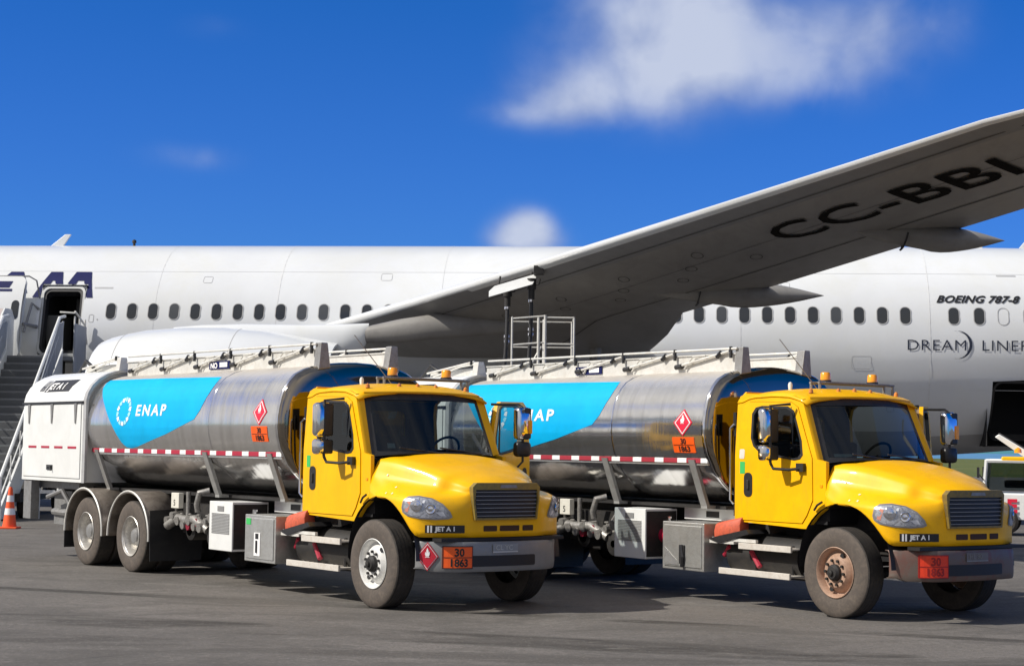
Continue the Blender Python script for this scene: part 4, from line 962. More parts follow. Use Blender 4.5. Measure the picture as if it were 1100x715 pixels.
    bm = nb_(); text2(bm, 'ENAP', .205, fn(.009), bold=.008, sx=1.42, cut=(0, .04), spacing=1.12)
    for v in bm.verts: pass
    bm.free(); bm = nb_(); text2(bm, 'ENAP', .225, lambda a, b: tsurf(-6.5+a, 2.31+b, .009), bold=.006, sx=1.5, cut=(0, .04), spacing=1.32); finish(bm, 'company_lettering', WSIGN, lf)
    bm = nb_()
    for k in range(14):
        a0 = 2*PI*k/14; 
        q = []
        for (da, r) in ((0, .245), (.34, .255), (.42, .20), (.1, .165)):
            a = a0+da; q.append((-6.92+r*.98*math.cos(a), 2.375+r*.86*math.sin(a)))
        poly2(bm, q, fn(.009), mi=k % 2)
    finish(bm, 'company_emblem', [WSIGN, LBLUE], lf)
    # hazard placards on the tank
    bm = nb_(); cx, cz = (-2.72, 2.335) if not second else (-2.66, 2.27)
    poly2(bm, [(cx, cz+.175), (cx+.185, cz), (cx, cz-.175), (cx-.185, cz)], fn(.006), (0, .04)); 
    poly2(bm, [(cx, cz+.15), (cx+.155, cz), (cx, cz-.15), (cx-.155, cz)], fn(.009), (0, .04), mi=1)
    poly2(bm, [(cx, cz+.13), (cx+.135, cz), (cx, cz-.13), (cx-.135, cz)], fn(.012), (0, .04), mi=0)
    ff = lambda a, b: tsurf(cx+a, cz+.035+b, .016); flame(bm, ff, .17)
    finish(bm, 'hazard_diamond', [RED, WSIGN], tank)
    bm = nb_(); poly2(bm, rrect(cx, cz-.285, .43, .2, .01, 2), fn(.006), (0, .04)); finish(bm, 'code_plate', ORANGE, tank)
    bm = nb_(); text2(bm, '30', .1, lambda a, b: tsurf(cx-.0+a, cz-.272+b, .01), bold=.003, sx=1.1, align='CENTER', cut=(0, .04)); text2(bm, '1863', .1, lambda a, b: tsurf(cx+a, cz-.37+b, .01), bold=.003, sx=1.2, align='CENTER', cut=(0, .04))
    poly2(bm, [(cx-.2, cz-.289), (cx+.2, cz-.289), (cx+.2, cz-.283), (cx-.2, cz-.283)], fn(.01)); finish(bm, 'code_lettering', KSIGN, tank)
    # walkway coamings and folded rails on top
    for s_ in (-1, 1):
        bm = nb_(); box(bm, -8.1 if s_ < 0 else -8.1, -2.3, s_*.57-.012, s_*.57+.012, 2.9, 3.17); box(bm, -8.1, -2.3, s_*.57-.03, s_*.57+.03, 3.17, 3.185)
        finish(bm, 'walkway_coaming', ALUW, T)
        bm = nb_(); prism(bm, [(s_*.45, 2.93), (s_*.63, 2.9), (s_*.60, 3.26), (s_*.50, 3.26)], -2.3, -2.16, lambda a, b, h_: (h_, a, b)); finish(bm, 'coaming_end', STEEL, T, bevel=.01)
        bm = nb_(); y = s_*.62
        tube(bm, [(-8.0, y, 3.26), (-2.25, y, 3.24)], .016, 8)
        x = -7.9; i = 0
        while x < -2.7:
            tube(bm, [(x, y, 3.04), (x+1.02, y, 3.21)], .017, 8); tube(bm, [(x+.12, y-.0, 3.0), (x+.3, y, 3.16), (x+.55, y, 3.17)], .010, 6)
            tube(bm, [(x+1.05, y-s_*.0, 3.12), (x+1.05, y, 3.27)], .022, 8, mi=1); tube(bm, [(x-.05, y, 3.03), (x+.08, y, 3.04)], .035, 8, mi=1); tube(bm, [(x+.78, y, 3.14), (x+.86, y, 3.2)], .03, 8, mi=1)
            x += 1.12; i += 1
        finish(bm, 'folded_handrail', [ALUW, BLACK], T, smooth=True)
    bm = nb_(); box(bm, -9.9, -8.45, -.50, -.475, 3.06, 3.17); box(bm, -9.9, -8.45, .475, .50, 3.06, 3.17); prism(bm, [(-.45, 3.0), (-.66, 2.98), (-.62, 3.26), (-.52, 3.26)], -8.42, -8.28, lambda a, b, h_: (h_, a, b)); finish(bm, 'rear_coaming', ALUW, T, bevel=.006)
    bm = nb_(); tube(bm, [(-9.9, -.56, 3.12), (-8.5, -.56, 3.27)], .017, 8); tube(bm, [(-9.7, -.56, 3.06), (-8.9, -.56, 3.2), (-8.4, -.56, 3.24)], .016, 8); tube(bm, [(-10.2, -.5, 3.05), (-9.8, -.55, 3.25), (-9.5, -.5, 3.1)], .03, 8, mi=1); tube(bm, [(-8.55, -.58, 3.22), (-8.55, -.58, 3.29)], .025, 8, mi=1); finish(bm, 'folded_handrail', [ALUW, BLACK], T, smooth=True)
    bm = nb_()
    for x in (-7.0, -5.4, -3.8): lathe(bm, [(3.0, .28), (3.05, .28), (3.07, .22), (3.12, .2), (3.13, .0)], 'z', 24, (x, 0, 0))
    finish(bm, 'manhole_lid', ALU, tank, smooth=30)
    bm = nb_(); sx0 = -5.3 if not second else -5.75
    box(bm, sx0, sx0+.62, -.60, -.59, 2.985, 3.1); finish(bm, 'notice_plate', NAVY, T)
    bm = nb_(); text2(bm, 'NO', .11, lambda a, b: (sx0+.05+a, -.606, 3.0+b), bold=.004, sx=1.2); box(bm, sx0+.33, sx0+.56, -.606, -.602, 3.01, 3.08); finish(bm, 'notice_lettering', WSIGN, T)
    # ---------------- rear equipment cabinet
    bp_ = [(-1.22, 1.27), (-1.22, 2.56), (-1.19, 2.68), (-1.12, 2.8), (-1.02, 2.9), (-.88, 2.98), (-.7, 3.04), (-.4, 3.07), (.4, 3.07), (.7, 3.04), (.88, 2.98), (1.02, 2.9), (1.12, 2.8), (1.19, 2.68), (1.22, 2.56), (1.22, 1.27)]
    bm = nb_(); prism(bm, bp_, -10.75, -8.3, lambda a, b, h_: (h_, a, b)); cab2 = finish(bm, 'rear_cabinet', WHITE, T, smooth=28)
    # grey inset rim between the cabinet and the tank
    bm = nb_(); grid(bm, [[(x, y*k, 2.1+(z-2.1)*k) for y, z in bp_] for x, k in ((-8.3, 1.004), (-8.19, 1.004), (-8.19, .97))]); finish(bm, 'cabinet_rim', mat('rim_grey', (.5, .5, .5), .45, metal=.3, dirt=.3), cab2, smooth=30)
    bm = nb_(); box(bm, -10.68, -8.36, -1.236, -1.222, 1.33, 2.5); dr = finish(bm, 'shutter_door', WHITE, cab2, bevel=.006)
    bm = nb_(); box(bm, -10.76, -8.28, -1.25, -1.21, 2.515, 2.55); finish(bm, 'rain_gutter', BLACK, cab2)
    bm = nb_()
    for x in (-10.45, -9.5, -8.55): prism(bm, [(x-.05, 2.515), (x+.05, 2.515), (x+.015, 2.2), (x-.015, 2.2)], -1.252, -1.237, lambda a, b, h_: (a, h_, b))
    finish(bm, 'door_hinge', STEEL, dr)
    bm = nb_()
    for k in range(4): x = -10.45+.54*k; box(bm, x, x+.33, -1.242, -1.237, 1.80, 1.835)
    finish(bm, 'door_reflector', DRED, dr)
    bm = nb_(); box(bm, -9.65, -9.42, -1.25, -1.237, 1.45, 1.53); tube(bm, [(-9.6, -1.25, 1.5), (-9.45, -1.27, 1.5), (-9.42, -1.27, 1.44)], .012, 6); finish(bm, 'door_latch', BLACK, dr)
    def csurf(x, s_, off): # along the curved shoulder of the cabinet; s_ 0..1
        i = s_*5; k = min(4, int(i)); f = i-k; P = bp_[1:7]; y = P[k][0]+(P[k+1][0]-P[k][0])*f; z = P[k][1]+(P[k+1][1]-P[k][1])*f
        return Vector((x, y-off*.7, z+off*.7))
    bm = nb_(); cf = lambda o_: (lambda a, b: csurf(-10.02+a*.78, .24+b*.82, o_))
    poly2(bm, [(0, .02), (1.28, .02), (1.42, .46), (.12, .46)], cf(.006), (0, .1)); finish(bm, 'fuel_grade_plate', KSIGN, cab2)
    bm = nb_(); text2(bm, 'JET A 1', .32, lambda a, b: csurf(-9.90+a*.60+.1*b, .32+b*.85, .012), bold=.01, sx=1.1, cut=(0, .1))
    for k in range(3): poly2(bm, [(-.26+.08*k, .04), (-.22+.08*k, .04), (-.12+.08*k, .44), (-.16+.08*k, .44)], cf(.012), (0, .1), mi=1)
    finish(bm, 'fuel_grade_lettering', [WSIGN, KSIGN], cab2)
    bm = nb_(); box(bm, -10.7, -10.38, -1.2, -1.05, .62, 1.26); box(bm, -10.7, -10.3, .9, 1.2, .62, 1.26); box(bm, -10.72, -8.9, -1.0, 1.0, 1.14, 1.26); finish(bm, 'cabinet_support', STEEL, T, bevel=.01)
    bm = nb_()
    tube(bm, [(-9.9, -1.1, 1.0), (-9.3, -1.1, 1.12), (-9.1, -1.0, .8)], .04, 8); tube(bm, [(-10.1, -.9, .75), (-9.0, -.95, .75)], .06, 8); box(bm, -10.1, -9.4, -.9, -.5, .55, 1.1)
    tube(bm, [(-9.0, -1.0, 1.1), (-9.0, -1.0, .5), (-8.9, -.8, .4)], .03, 8); lathe(bm, [(-1.05, .1), (-.9, .14), (-.8, .1)], 'y', 14, (-9.2, 0, .72))
    finish(bm, 'hose_piping', STEEL, T, smooth=30)
    # ---------------- mid-chassis pump and pipework
    rnd = random.Random(11)
    bm = nb_()
    tube(bm, [(-5.7, -.95, .78), (-4.1, -.95, .78)], .05, 10); tube(bm, [(-5.15, -.95, .8), (-5.15, -.95, 1.22)], .035, 10); tube(bm, [(-4.75, -1.0, .95), (-4.75, -1.02, 1.05), (-4.68, -1.02, 1.22), (-4.6, -.9, 1.25)], .045, 10)
    tube(bm, [(-5.6, -1.05, .72), (-5.35, -1.0, .84), (-5.1, -1.0, .82), (-4.8, -1.02, .84), (-4.45, -.98, .70)], .065, 10)
    for k in range(9):
        x = -5.6+.17*k; z = .72+.16*rnd.random(); tube(bm, [(x, -1.08, z), (x, -.9, z+.02)], .045+.03*rnd.random(), 10)
    tube(bm, [(-5.45, -.95, .8), (-5.45, -1.0, 1.0), (-5.3, -1.02, 1.08)], .022, 8); tube(bm, [(-4.5, -1.0, .75), (-4.35, -1.02, .9), (-4.25, -.95, 1.1)], .02, 8)
    for k in range(5): x = -5.5+.26*k; tube(bm, [(x, -.98, .78), (x, -.98, .9)], .03, 8); tube(bm, [(x-.05, -1.0, .905), (x+.06, -1.02, .91)], .012, 6)
    pw = finish(bm, 'pipework', mat('valve_metal', (.36, .35, .33), .45, metal=.5, dirt=.8, dirt_col=(.08, .065, .055), dscale=12), T, smooth=40)
    bm = nb_(); box(bm, -5.5, -4.4, -.85, -.55, .62, 1.05); lathe(bm, [(-1.0, .08), (-.98, .14), (-.7, .14)], 'y', 18, (-5.0, 0, .68)); lathe(bm, [(-1.02, .05), (-1.0, .16), (-.75, .16)], 'y', 18, (-4.3, 0, .62)); finish(bm, 'pump', DARK, T, smooth=30)
    bm = nb_(); lathe(bm, [(-1.06, .001), (-1.06, .055), (-1.0, .055)], 'y', 14, (-4.95, 0, .74)); lathe(bm, [(-1.06, .001), (-1.06, .06), (-1.0, .06)], 'y', 14, (-4.72, 0, .8)); finish(bm, 'valve_cap', MAROON, pw)
    bm = nb_(); box(bm, -5.48, -5.24, -1.06, -.98, .98, 1.2); finish(bm, 'meter_box', CREAM, T, bevel=.008)
    bm = nb_(); text2(bm, '5', .12, lambda a, b: (-5.4+a, -1.065, 1.02+b)); finish(bm, 'meter_dial', KSIGN, T)
    # white ventilated cabinet
    bm = nb_(); box(bm, -4.08, -3.42, -1.17, -.62, .47, 1.13); vb = finish(bm, 'vented_box', [WHITE], T, bevel=.008)
    bm = nb_(); box(bm, -3.418, -3.414, -1.15, -.64, .5, 1.1); finish(bm, 'box_end_shade', DARK, vb)  # dark sheet over the white end, its shade put into the colour
    bm = nb_()
    for k in range(14): box(bm, -4.0, -3.5, -1.178, -1.171, .70+.02*k, .71+.02*k)
    box(bm, -3.84, -3.66, -1.176, -1.171, 1.0, 1.07); finish(bm, 'vent_louvre', mat('louvre_grey', (.22, .22, .22), .6), vb)
    bm = nb_(); lathe(bm, [(-3.42, .0), (-3.42, .1), (-3.05, .1), (-3.0, .06), (-3.0, .0)], 'x', 18, (0, -.85, .78)); fe = finish(bm, 'extinguisher', mat('extinguisher_red', (.5, .008, .05), .25, coat=.5), T, smooth=40)
    bm = nb_(); tube(bm, [(-3.05, -.85, .9), (-3.0, -.9, .95)], .03, 8); tube(bm, [(-3.2, -.95, .97), (-3.2, -.95, 1.04)], .035, 8); finish(bm, 'extinguisher_valve', CHROME, fe, smooth=True)
    # aluminium tool locker
    bm = nb_(); box(bm, -3.06, -2.25, -1.17, -.62, .38, .99); lk = finish(bm, 'tool_locker', ALU, T, bevel=.008)
    bm = nb_(); box(bm, -3.02, -2.29, -1.182, -1.171, .42, .95); ld = finish(bm, 'locker_door', ALU, lk, bevel=.006)
    if not second:
        bm = nb_(); box(bm, -2.78, -2.62, -1.19, -1.183, .46, .76); finish(bm, 'locker_sticker', WSIGN, ld)
        bm = nb_(); box(bm, -2.74, -2.66, -1.194, -1.191, .68, .75); tube(bm, [(-2.7, -1.2, .66), (-2.7, -1.2, .5)], .012, 6); finish(bm, 'locker_handle', BLACK, ld)
        bm = nb_(); box(bm, -3.0, -2.88, -1.187, -1.183, .86, .94); finish(bm, 'sticker', GREENS, ld)
    else:
        bm = nb_(); box(bm, -2.7, -2.6, -1.2, -1.183, .46, .70); tube(bm, [(-2.66, -1.2, .70), (-2.62, -1.21, .55), (-2.64, -1.2, .42)], .025, 6); finish(bm, 'locker_handle', BLACK, ld)
        bm = nb_(); prism(bm, [(-3.0, .66), (-3.0, .44), (-2.72, .44), (-2.76, .5)], -1.188, -1.183, lambda a, b, h_: (a, h_, b)); finish(bm, 'scuff', STEEL, ld)
    bm = nb_(); box(bm, -3.3, -1.9, -.6, -.5, 1.0, 1.16); finish(bm, 'frame_locker', WHITE, T, bevel=.01)
    bm = nb_(); box(bm, -2.85, -2.6, -.606, -.6, 1.04, 1.12); tube(bm, [(-2.1, -.62, .98), (-2.1, -.62, 1.14)], .03, 8); finish(bm, 'frame_locker_vent', BLACK, T)
    # wheel chock resting in its rack above the fuel tank
    chock = [(-2.22, .86), (-2.22, .93), (-1.75, 1.11), (-1.5, 1.11), (-1.9, .86)]
    bm = nb_(); 
    vs = []
    rows = []
    for i in range(15):
        k = i/14; x = -2.14+.46*k; w_ = .13*math.sin(PI*min(1, .15+.75*k))**.5; z = .92+.09*k; g_ = .035*math.sin(PI*k)**.5
        rows.append([(x, -1.0-w_, z-.10), (x, -1.0-w_-.01, z-.02), (x, -1.0-w_*.85, z+.06), (x, -1.0-w_*.45, z+.085), (x, -1.0-w_*.2, z+.06-g_*2), (x, -1.0+w_*.2, z+.06-g_*2), (x, -1.0+w_*.45, z+.085), (x, -1.0+w_*.85, z+.06), (x, -1.0+w_, z-.03), (x, -1.0+w_, z-.10)])
    V = grid(bm, rows, True); bm.faces.new(V[0]); bm.faces.new(V[-1])
    ch = finish(bm, 'wheel_chock', CHOCK, None, smooth=50, bevel=.006)
    ch.location = T.location; ch.rotation_euler = T.rotation_euler
    tag(ch, 'orange wheel chock on the rack of the %s' % ('left tank truck, beside its stickered grey locker' if not second else 'right tank truck, beside its scuffed locker'), 'wheel chock', 'wheel chocks carried by the tank trucks')
    bm = nb_(); prism(bm, [(-2.2, .81), (-1.5, .95), (-1.45, .9), (-2.0, .76)], -1.14, -.8, lambda a, b, h_: (a, h_, b)); finish(bm, 'chock_rack', BLACK, T)
    # fuel tank with steps below the door
    bm = nb_(); lathe(bm, [(-2.0, .01), (-2.0, .27), (-.74, .27), (-.74, .01)], 'x', 28, (0, -.74, .62)); finish(bm, 'fuel_tank', DARK, T, smooth=30)
    bm = nb_(); box(bm, -2.15, -1.35, -1.12, -1.08, .79, .83); box(bm, -2.2, -1.75, -1.12, -1.02, .755, .80)
    finish(bm, 'step_bracket', ALUW, T)
    stepm = mat('step_aluminium', (.72, .68, .62), .45, metal=.2, dirt=.5, dirt_col=(.45, .36, .28), dscale=5)
    for (x0, x1, z) in ((-1.62, -.70, .755), (-1.98, -.72, .43)):
        bm = nb_(); box(bm, x0, x1, -1.16, -1.13, z-.045, z+.03); box(bm, x0, x1, -1.13, -.88, z-.02, z+.0); box(bm, x0, x1, -.9, -.87, z-.04, z+.04)
        for k in range(10): box(bm, x0+.05+(x1-x0-.1)*k/10, x0+.08+(x1-x0-.1)*k/10, -1.12, -.9, z, z+.008)
        finish(bm, 'step', stepm, T, bevel=.004)
    bm = nb_()
    for x in (-1.5, -.85): tube(bm, [(x, -.98, .43), (x, -.98, .78)], .02, 6); tube(bm, [(x, -.9, .78), (x, -.5, .9)], .03, 6)
    finish(bm, 'step_hanger', DARK, T)
    bm = nb_(); tube(bm, [(-1.55, -1.0, .68), (-1.38, -1.02, .5)], .035, 8); tube(bm, [(-2.1, -.95, .6), (-1.95, -1.0, .72)], .03, 8); finish(bm, 'hose_clip', DRED, T)
    # ---------------- cab
    cab_side(T, YP, second)
    hood, bv = hood_mesh(T, YP)
    front_parts(T, hood, bv, YP, second)
    return T

def hw(z): return 1.02-.05*max(0, min(1, (z-1.85)/.75))
def cab_side(T, YP, second):
    outer = [(-1.84, 1.08), (-1.84, 2.50), (-1.80, 2.60), (-1.70, 2.635), (-.86, 2.60), (-.70, 2.55), (-.40, 1.83), (-.255, 1.80), (-.255, 1.25), (-.40, 1.16), (-.50, 1.06), (-.56, 1.0), (-.64, 1.0), (-1.80, 1.04)]
    dooro = [(-1.76, 1.10), (-1.77, 2.35), (-1.73, 2.47), (-1.62, 2.535), (-.88, 2.52), (-.76, 2.46), (-.475, 1.84), (-.465, 1.34), (-.56, 1.16), (-.64, 1.06), (-1.70, 1.06)]
    win = [(-1.55, 2.08), (-1.55, 2.38), (-1.49, 2.455), (-1.38, 2.475), (-.93, 2.465), (-.82, 2.41), (-.665, 2.05), (-.635, 1.88), (-.68, 1.83), (-.78, 1.815), (-1.15, 1.86), (-1.38, 1.90), (-1.50, 1.98)]
    dc = (-1.12, 1.75)
    for s_ in (-1, 1):
        bm = nb_(); holed(bm, outer, dooro, (-1.12, 1.8), lambda a, b, d: (a, s_*(hw(b)-d), b), .05, 90); finish(bm, 'cab_side', YP, T, smooth=30)
    bm = nb_()
    # roof, rear wall, floor
    rows = []
    for i in range(13):
        x = -1.84+i*(1.84-.62)/12; zc = interp(x, [-1.88, -1.8, -1.6, -1.2, -.9, -.7, -.6], [2.56, 2.63, 2.70, 2.715, 2.70, 2.645, 2.585])
        row = []
        for j in range(21):
            y = -1+2*j/20; yy = y*.985 
            e = .085*abs(y)**2.5+.12*max(0, abs(y)-.86)**1.2*4*.5
            row.append((x+(.0 if x < -.75 else .05*(1-y*y)), yy, min(zc, 2.9)-e*(.6 if x < -1.75 else 1)))
        rows.append(row)
    grid(bm, rows); ro = finish(bm, 'cab_roof', YP, T, smooth=60)
    so = ro.modifiers.new('t', 'SOLIDIFY'); so.thickness = .03; so.offset = -1
    bm = nb_()
    rear_out = [(-1.0, 1.04), (1.0, 1.04), (1.01, 1.85), (.97, 2.55), (.85, 2.66), (-.85, 2.66), (-.97, 2.55), (-1.01, 1.85)]
    holed(bm, rear_out, rrect(0, 2.15, 1.0, .45, .08, 3), (0, 2.1), lambda a, b, d: (-1.838+d, a, b), .03, 40)
    finish(bm, 'cab_rear_wall', YP, T)
    bm = nb_(); box(bm, -1.80, -.3, -.95, .95, 1.06, 1.1); box(bm, -.5, -.28, -.93, .93, 1.1, 1.72); finish(bm, 'cab_floor', DKIN, T)
    bm = nb_(); box(bm, -1.83, -1.826, -.52, .52, 1.9, 2.4); finish(bm, 'rear_window', SGLASS, T)
    bm = nb_(); holed(bm, [(-.95, 1.1), (.95, 1.1), (.94, 2.5), (-.94, 2.5)], rrect(0, 2.15, 1.0, .45, .08, 3), (0, 2.1), lambda a, b, d: (-1.79+d, a, b), .02, 40); box(bm, -1.79, -.75, -.93, .93, 2.515, 2.53); finish(bm, 'cab_lining', DKIN, T)
    # doors
    for s_ in (-1, 1):
        D = empty('cab_door', (-.465, -1.02, 0) if s_ < 0 else (-.51, .95, 0)); D.parent = T; DD = D
        bm = nb_(); f = lambda a, b, d: (a+.465, s_*(hw(b)+.012-d-1.02), b)
        shr = [(dc[0]+(a-dc[0])*.994, dc[1]+(b-dc[1])*.994) for a, b in dooro]
        holed(bm, shr, win, (-1.12, 2.12), f, .05, 90); dp = finish(bm, 'door_panel', YP, D, smooth=30)
        bm = nb_(); wn = [(-1.1+(a+1.1)*.93, 2.13+(b-2.13)*.93) for a, b in win]; holed(bm, [(-1.1+(a+1.1)*1.01, 2.13+(b-2.13)*1.01) for a, b in win], wn, (-1.12, 2.12), lambda a, b, d: (a+.465, s_*(hw(b)+.016-d-1.02), b), .05, 60); finish(bm, 'window_seal', BLACK, D)
        bm = nb_(); poly2(bm, wn, lambda a, b: (a+.465, s_*(hw(b)-.01-1.02), b)); finish(bm, 'door_glass', SGLASS, D)
        bm = nb_(); tube(bm, [(-1.0+.465+.17, s_*(hw(2.3)-1.02), 1.85), (-.97+.465+.1, s_*(hw(2.4)-1.02), 2.46)], .012, 6); finish(bm, 'quarter_bar', BLACK, D)
        bm = nb_(); 
        inn = [(dc[0]+(a-dc[0])*.95, dc[1]+(b-dc[1])*.95) for a, b in dooro]; holed(bm, inn, [(-1.1+(a+1.1)*1.06, 2.13+(b-2.13)*1.06) for a, b in win], (-1.12, 2.12), lambda a, b, d: (a+.465, s_*(hw(b)-.042-d-1.02), b), .03, 60); finish(bm, 'door_trim', TRIM, D)
        bm = nb_(); poly2(bm, rrect(-1.585, 1.50, .15, .30, .06, 4), lambda a, b: (a+.465, s_*(hw(b)+.016-1.02), b)); dh = finish(bm, 'handle_recess', BLACK, D)
        bm = nb_(); box(bm, -1.60+.465, -1.56+.465, s_*(1.03-1.02), s_*(1.055-1.02), 1.44, 1.56); finish(bm, 'door_handle', DARK, dh, bevel=.008)
        if s_ < 0:
            bm = nb_(); z0 = 1.63; poly2(bm, rrect(-1.69, 1.71, .09, .15, .005, 2), lambda a, b: (a+.465, -(hw(b)+.0135-1.02), b)); finish(bm, 'door_sticker', GREENS, D)
            if second:
                bm = nb_(); poly2(bm, rrect(-1.70, 1.88, .09, .12, .02, 3), lambda a, b: (a+.465, -(hw(b)+.0135-1.02), b)); finish(bm, 'door_sticker', CREAM, D)
        # mirror on the door
        mb = nb_(); yo = s_*.24
        if s_ < 0:
            tube(mb, [(-.62+.465, s_*.01, 1.72), (-.72+.465, s_*.16, 1.70), (-.92+.465, s_*.22, 1.71), (-.95+.465, yo, 1.78)], .018, 8); box(mb, -.70+.465, -.58+.465, s_*.0, s_*.06, 1.68, 1.78)
            tube(mb, [(-.95+.465, yo, 1.78), (-.95+.465, yo, 2.47), (-.80+.465, s_*.05, 2.49)], .018, 8)
        else:
            fy = 1.33 if not second else 1.20; D = T
            tube(mb, [(-.52, .97, 2.47), (-.34, fy-.04, 2.47), (-.30, fy, 2.43), (-.30, fy, 1.74), (-.34, fy-.06, 1.66), (-.50, 1.0, 1.62)], .016, 8)
        finish(mb, 'mirror_arm', BLACK, D, smooth=True)
        mx, my = (-1.0+.465, -.24) if s_ < 0 else (-.31, fy)
        for (z0, z1, nm) in ((2.02, 2.44, 'mirror'), (1.80, 1.995, 'convex_mirror')):
            bm = nb_(); 
            pts = rrect(0, (z0+z1)/2, .24, z1-z0, .05, 4)
            rows = [[(mx+.045*k, my+a*sc, (z0+z1)/2+(b-(z0+z1)/2)*sc) for a, b in pts] for k, sc in ((-.9, .97), (0, 1), (.8, .93), (1.4, .6))]
            V = grid(bm, rows, True); bm.faces.new(V[-1]); bm.faces.new(V[0][::-1])
            mo = finish(bm, nm, CHROME if (s_ < 0 or nm == 'mirror') else BLACK, D, smooth=40)
            bm = nb_(); rows = [[(mx+.045*k, my+a*sc*(-1 if 0 else 1), (z0+z1)/2+(b-(z0+z1)/2)*sc) for a, b in pts if True] for k, sc in ((-1.0, .9), (-1.0, .02))]; grid(bm, rows, True); finish(bm, 'mirror_glass', CHROME, mo)
            if s_ < 0:
                bm = nb_(); box(bm, mx-.01, mx+.07, my-.02, my+.125, z0+.01, z1-.01); finish(bm, 'mirror_back', BLACK, mo, bevel=.02)
            elif nm == 'mirror':
                bm = nb_(); box(bm, mx-.01, mx+.062, my-.02, my+.10, z0+.01, z1-.01); finish(bm, 'mirror_back', BLACK, mo, bevel=.02)
                bm = nb_(); box(bm, mx+.04, mx+.075, my+.05, my+.1, z0+.08, z0+.25); finish(bm, 'mirror_marker', AMBER, mo)
        if s_ > 0: DD.rotation_euler = (0, 0, -math.radians(61 if not second else 53))
    # wind screen: curved sheet with black surround
    def ws(u, v, off=0):
        """u -1..1 across, v 0..1 up"""
        yb, yt = .90, .835; x0, x1 = -.385+.23*(1-u*u), -.705+.15*(1-u*u); z0, z1 = 1.805-.0*(1-u*u), 2.545+.02*(1-u*u)
        return Vector((x0+(x1-x0)*v+off, u*(yb+(yt-yb)*v), z0+(z1-z0)*v+off*.4))
    bm = nb_(); grid(bm, [[ws(-1+2*j/20, i/6) for j in range(21)] for i in range(7)]); finish(bm, 'windscreen', WGLASS, T, smooth=60)
    bm = nb_()
    def border(ua, ub, va, vb, n=16):
        grid(bm, [[ws(ua+(ub-ua)*j/n, va+(vb-va)*i/4, .006) for j in range(n+1)] for i in range(5)])
    border(-1.02, 1.02, -.03, .06); border(-1.02, 1.02, .90, 1.04); border(-1.03, -.95, 0, 1, 4); border(.95, 1.03, 0, 1, 4)
    finish(bm, 'windscreen_surround', BLACK, T, smooth=60)
    # A pillars: strip from the glass edge to the cab side
    for s_ in (-1, 1):
        bm = nb_(); rows = []
        for i in range(9):
            v = i/8; g = ws(s_*1.02, v, .004); sx_ = -.40-.30*v; sz = 1.83+.72*v
            e = Vector((sx_, s_*hw(sz), sz)); mid = (g+e)/2+Vector((.012, s_*.02, .01))
            rows.append([g, mid, e])
        grid(bm, rows); finish(bm, 'a_pillar', YP, T, smooth=60)
    # cowl panel between hood and glass
    bm = nb_(); grid(bm, [[ws(-1+2*j/20, -.02, .0) for j in range(21)], [Vector((-.255, (-1+2*j/20)*.97, 1.79+.045*(1-(-1+2*j/20)**2))) if abs(-1+2*j/20) > .75 else Vector((-.14, (-1+2*j/20)*.97, 1.80+.035*(1-(-1+2*j/20)**2))) for j in range(21)]]); finish(bm, 'cowl', BLACK, T, smooth=60)
    for y0 in (-.05, .55):
        bm = nb_(); tube(bm, [(-.12, y0, 1.83), (-.20, y0-.2, 1.86), (-.16, y0-.62, 1.90)], .01, 6)
        finish(bm, 'wiper', BLACK, T)
    # visor above the glass
    bm = nb_(); rows = []
    for j in range(21):
        u = -1+2*j/20; a = ws(u, 1.0); rows.append([a+Vector((-.05, 0, .075)), a+Vector((.045, u*.05, .035)), a+Vector((.05, u*.05, .018)), a+Vector((-.02, 0, .0))])
    grid(bm, rows, True); finish(bm, 'roof_visor', YP, T, smooth=50)
    # interior
    for y in (-.5, .5):
        bm = nb_()
        box(bm, -1.45, -.95, y-.24, y+.24, 1.3, 1.48); box(bm, -1.58, -1.42, y-.24, y+.24, 1.45, 2.05); box(bm, -1.56, -1.46, y-.13, y+.13, 2.07, 2.28)
        finish(bm, 'seat', DKIN, T, bevel=.04)
    bm = nb_(); prism(bm, [(-.42, 1.35), (-.70, 1.45), (-.74, 1.72), (-.5, 1.80), (-.32, 1.78)], -.92, .92, lambda a, b, h_: (a, h_, b)); prism(bm, [(-.7, 1.78), (-.74, 1.84), (-.55, 1.86), (-.45, 1.8)], .2, .75, lambda a, b, h_: (a, h_, b)); finish(bm, 'dashboard', DKIN, T, bevel=.03)
    bm = nb_(); cx, cy, cz = -.86, .48, 1.86
    tube(bm, [(cx+.12*math.sin(a), cy+.22*math.cos(a), cz+.18*math.sin(a)) for a in [2*PI*k/28 for k in range(29)]], .017, 8); tube(bm, [(cx, cy, cz), (cx+.2, cy, cz-.15)], .04, 8); tube(bm, [(cx-.0, cy-.21, cz), (cx, cy+.21, cz)], .02, 6); finish(bm, 'steering_wheel', BLACK, T, smooth=True)
    bm = nb_(); 
    if second:
        poly2(bm, [(-.86, .08), (-.62, .08), (-.60, .05), (-.7, .03), (-.86, .03)], lambda u, v: ws(u, v+.05, -.01))
    else:
        poly2(bm, [(-.80, .12), (-.70, .12), (-.70, .20), (-.80, .20)], lambda u, v: ws(u, v, -.01))
    finish(bm, 'windscreen_sticker', mat('sticker_pale', (.3, .36, .36), .6), T)
    # roof light bar with two beacons, marker lamps and horn
    bm = nb_(); 
    for y in (-.33, .98): tube(bm, [(-1.2, y, 2.66), (-1.2, y, 2.77)], .018, 6); tube(bm, [(-1.05, y, 2.62), (-1.05, y, 2.77)], .018, 6)
    for x in (-1.2, -1.05): tube(bm, [(x, -.35, 2.78), (x, 1.0, 2.78)], .018, 6)
    box(bm, -1.22, -1.03, -.25, .9, 2.785, 2.795)
    lb = finish(bm, 'light_bar', STEEL, T)
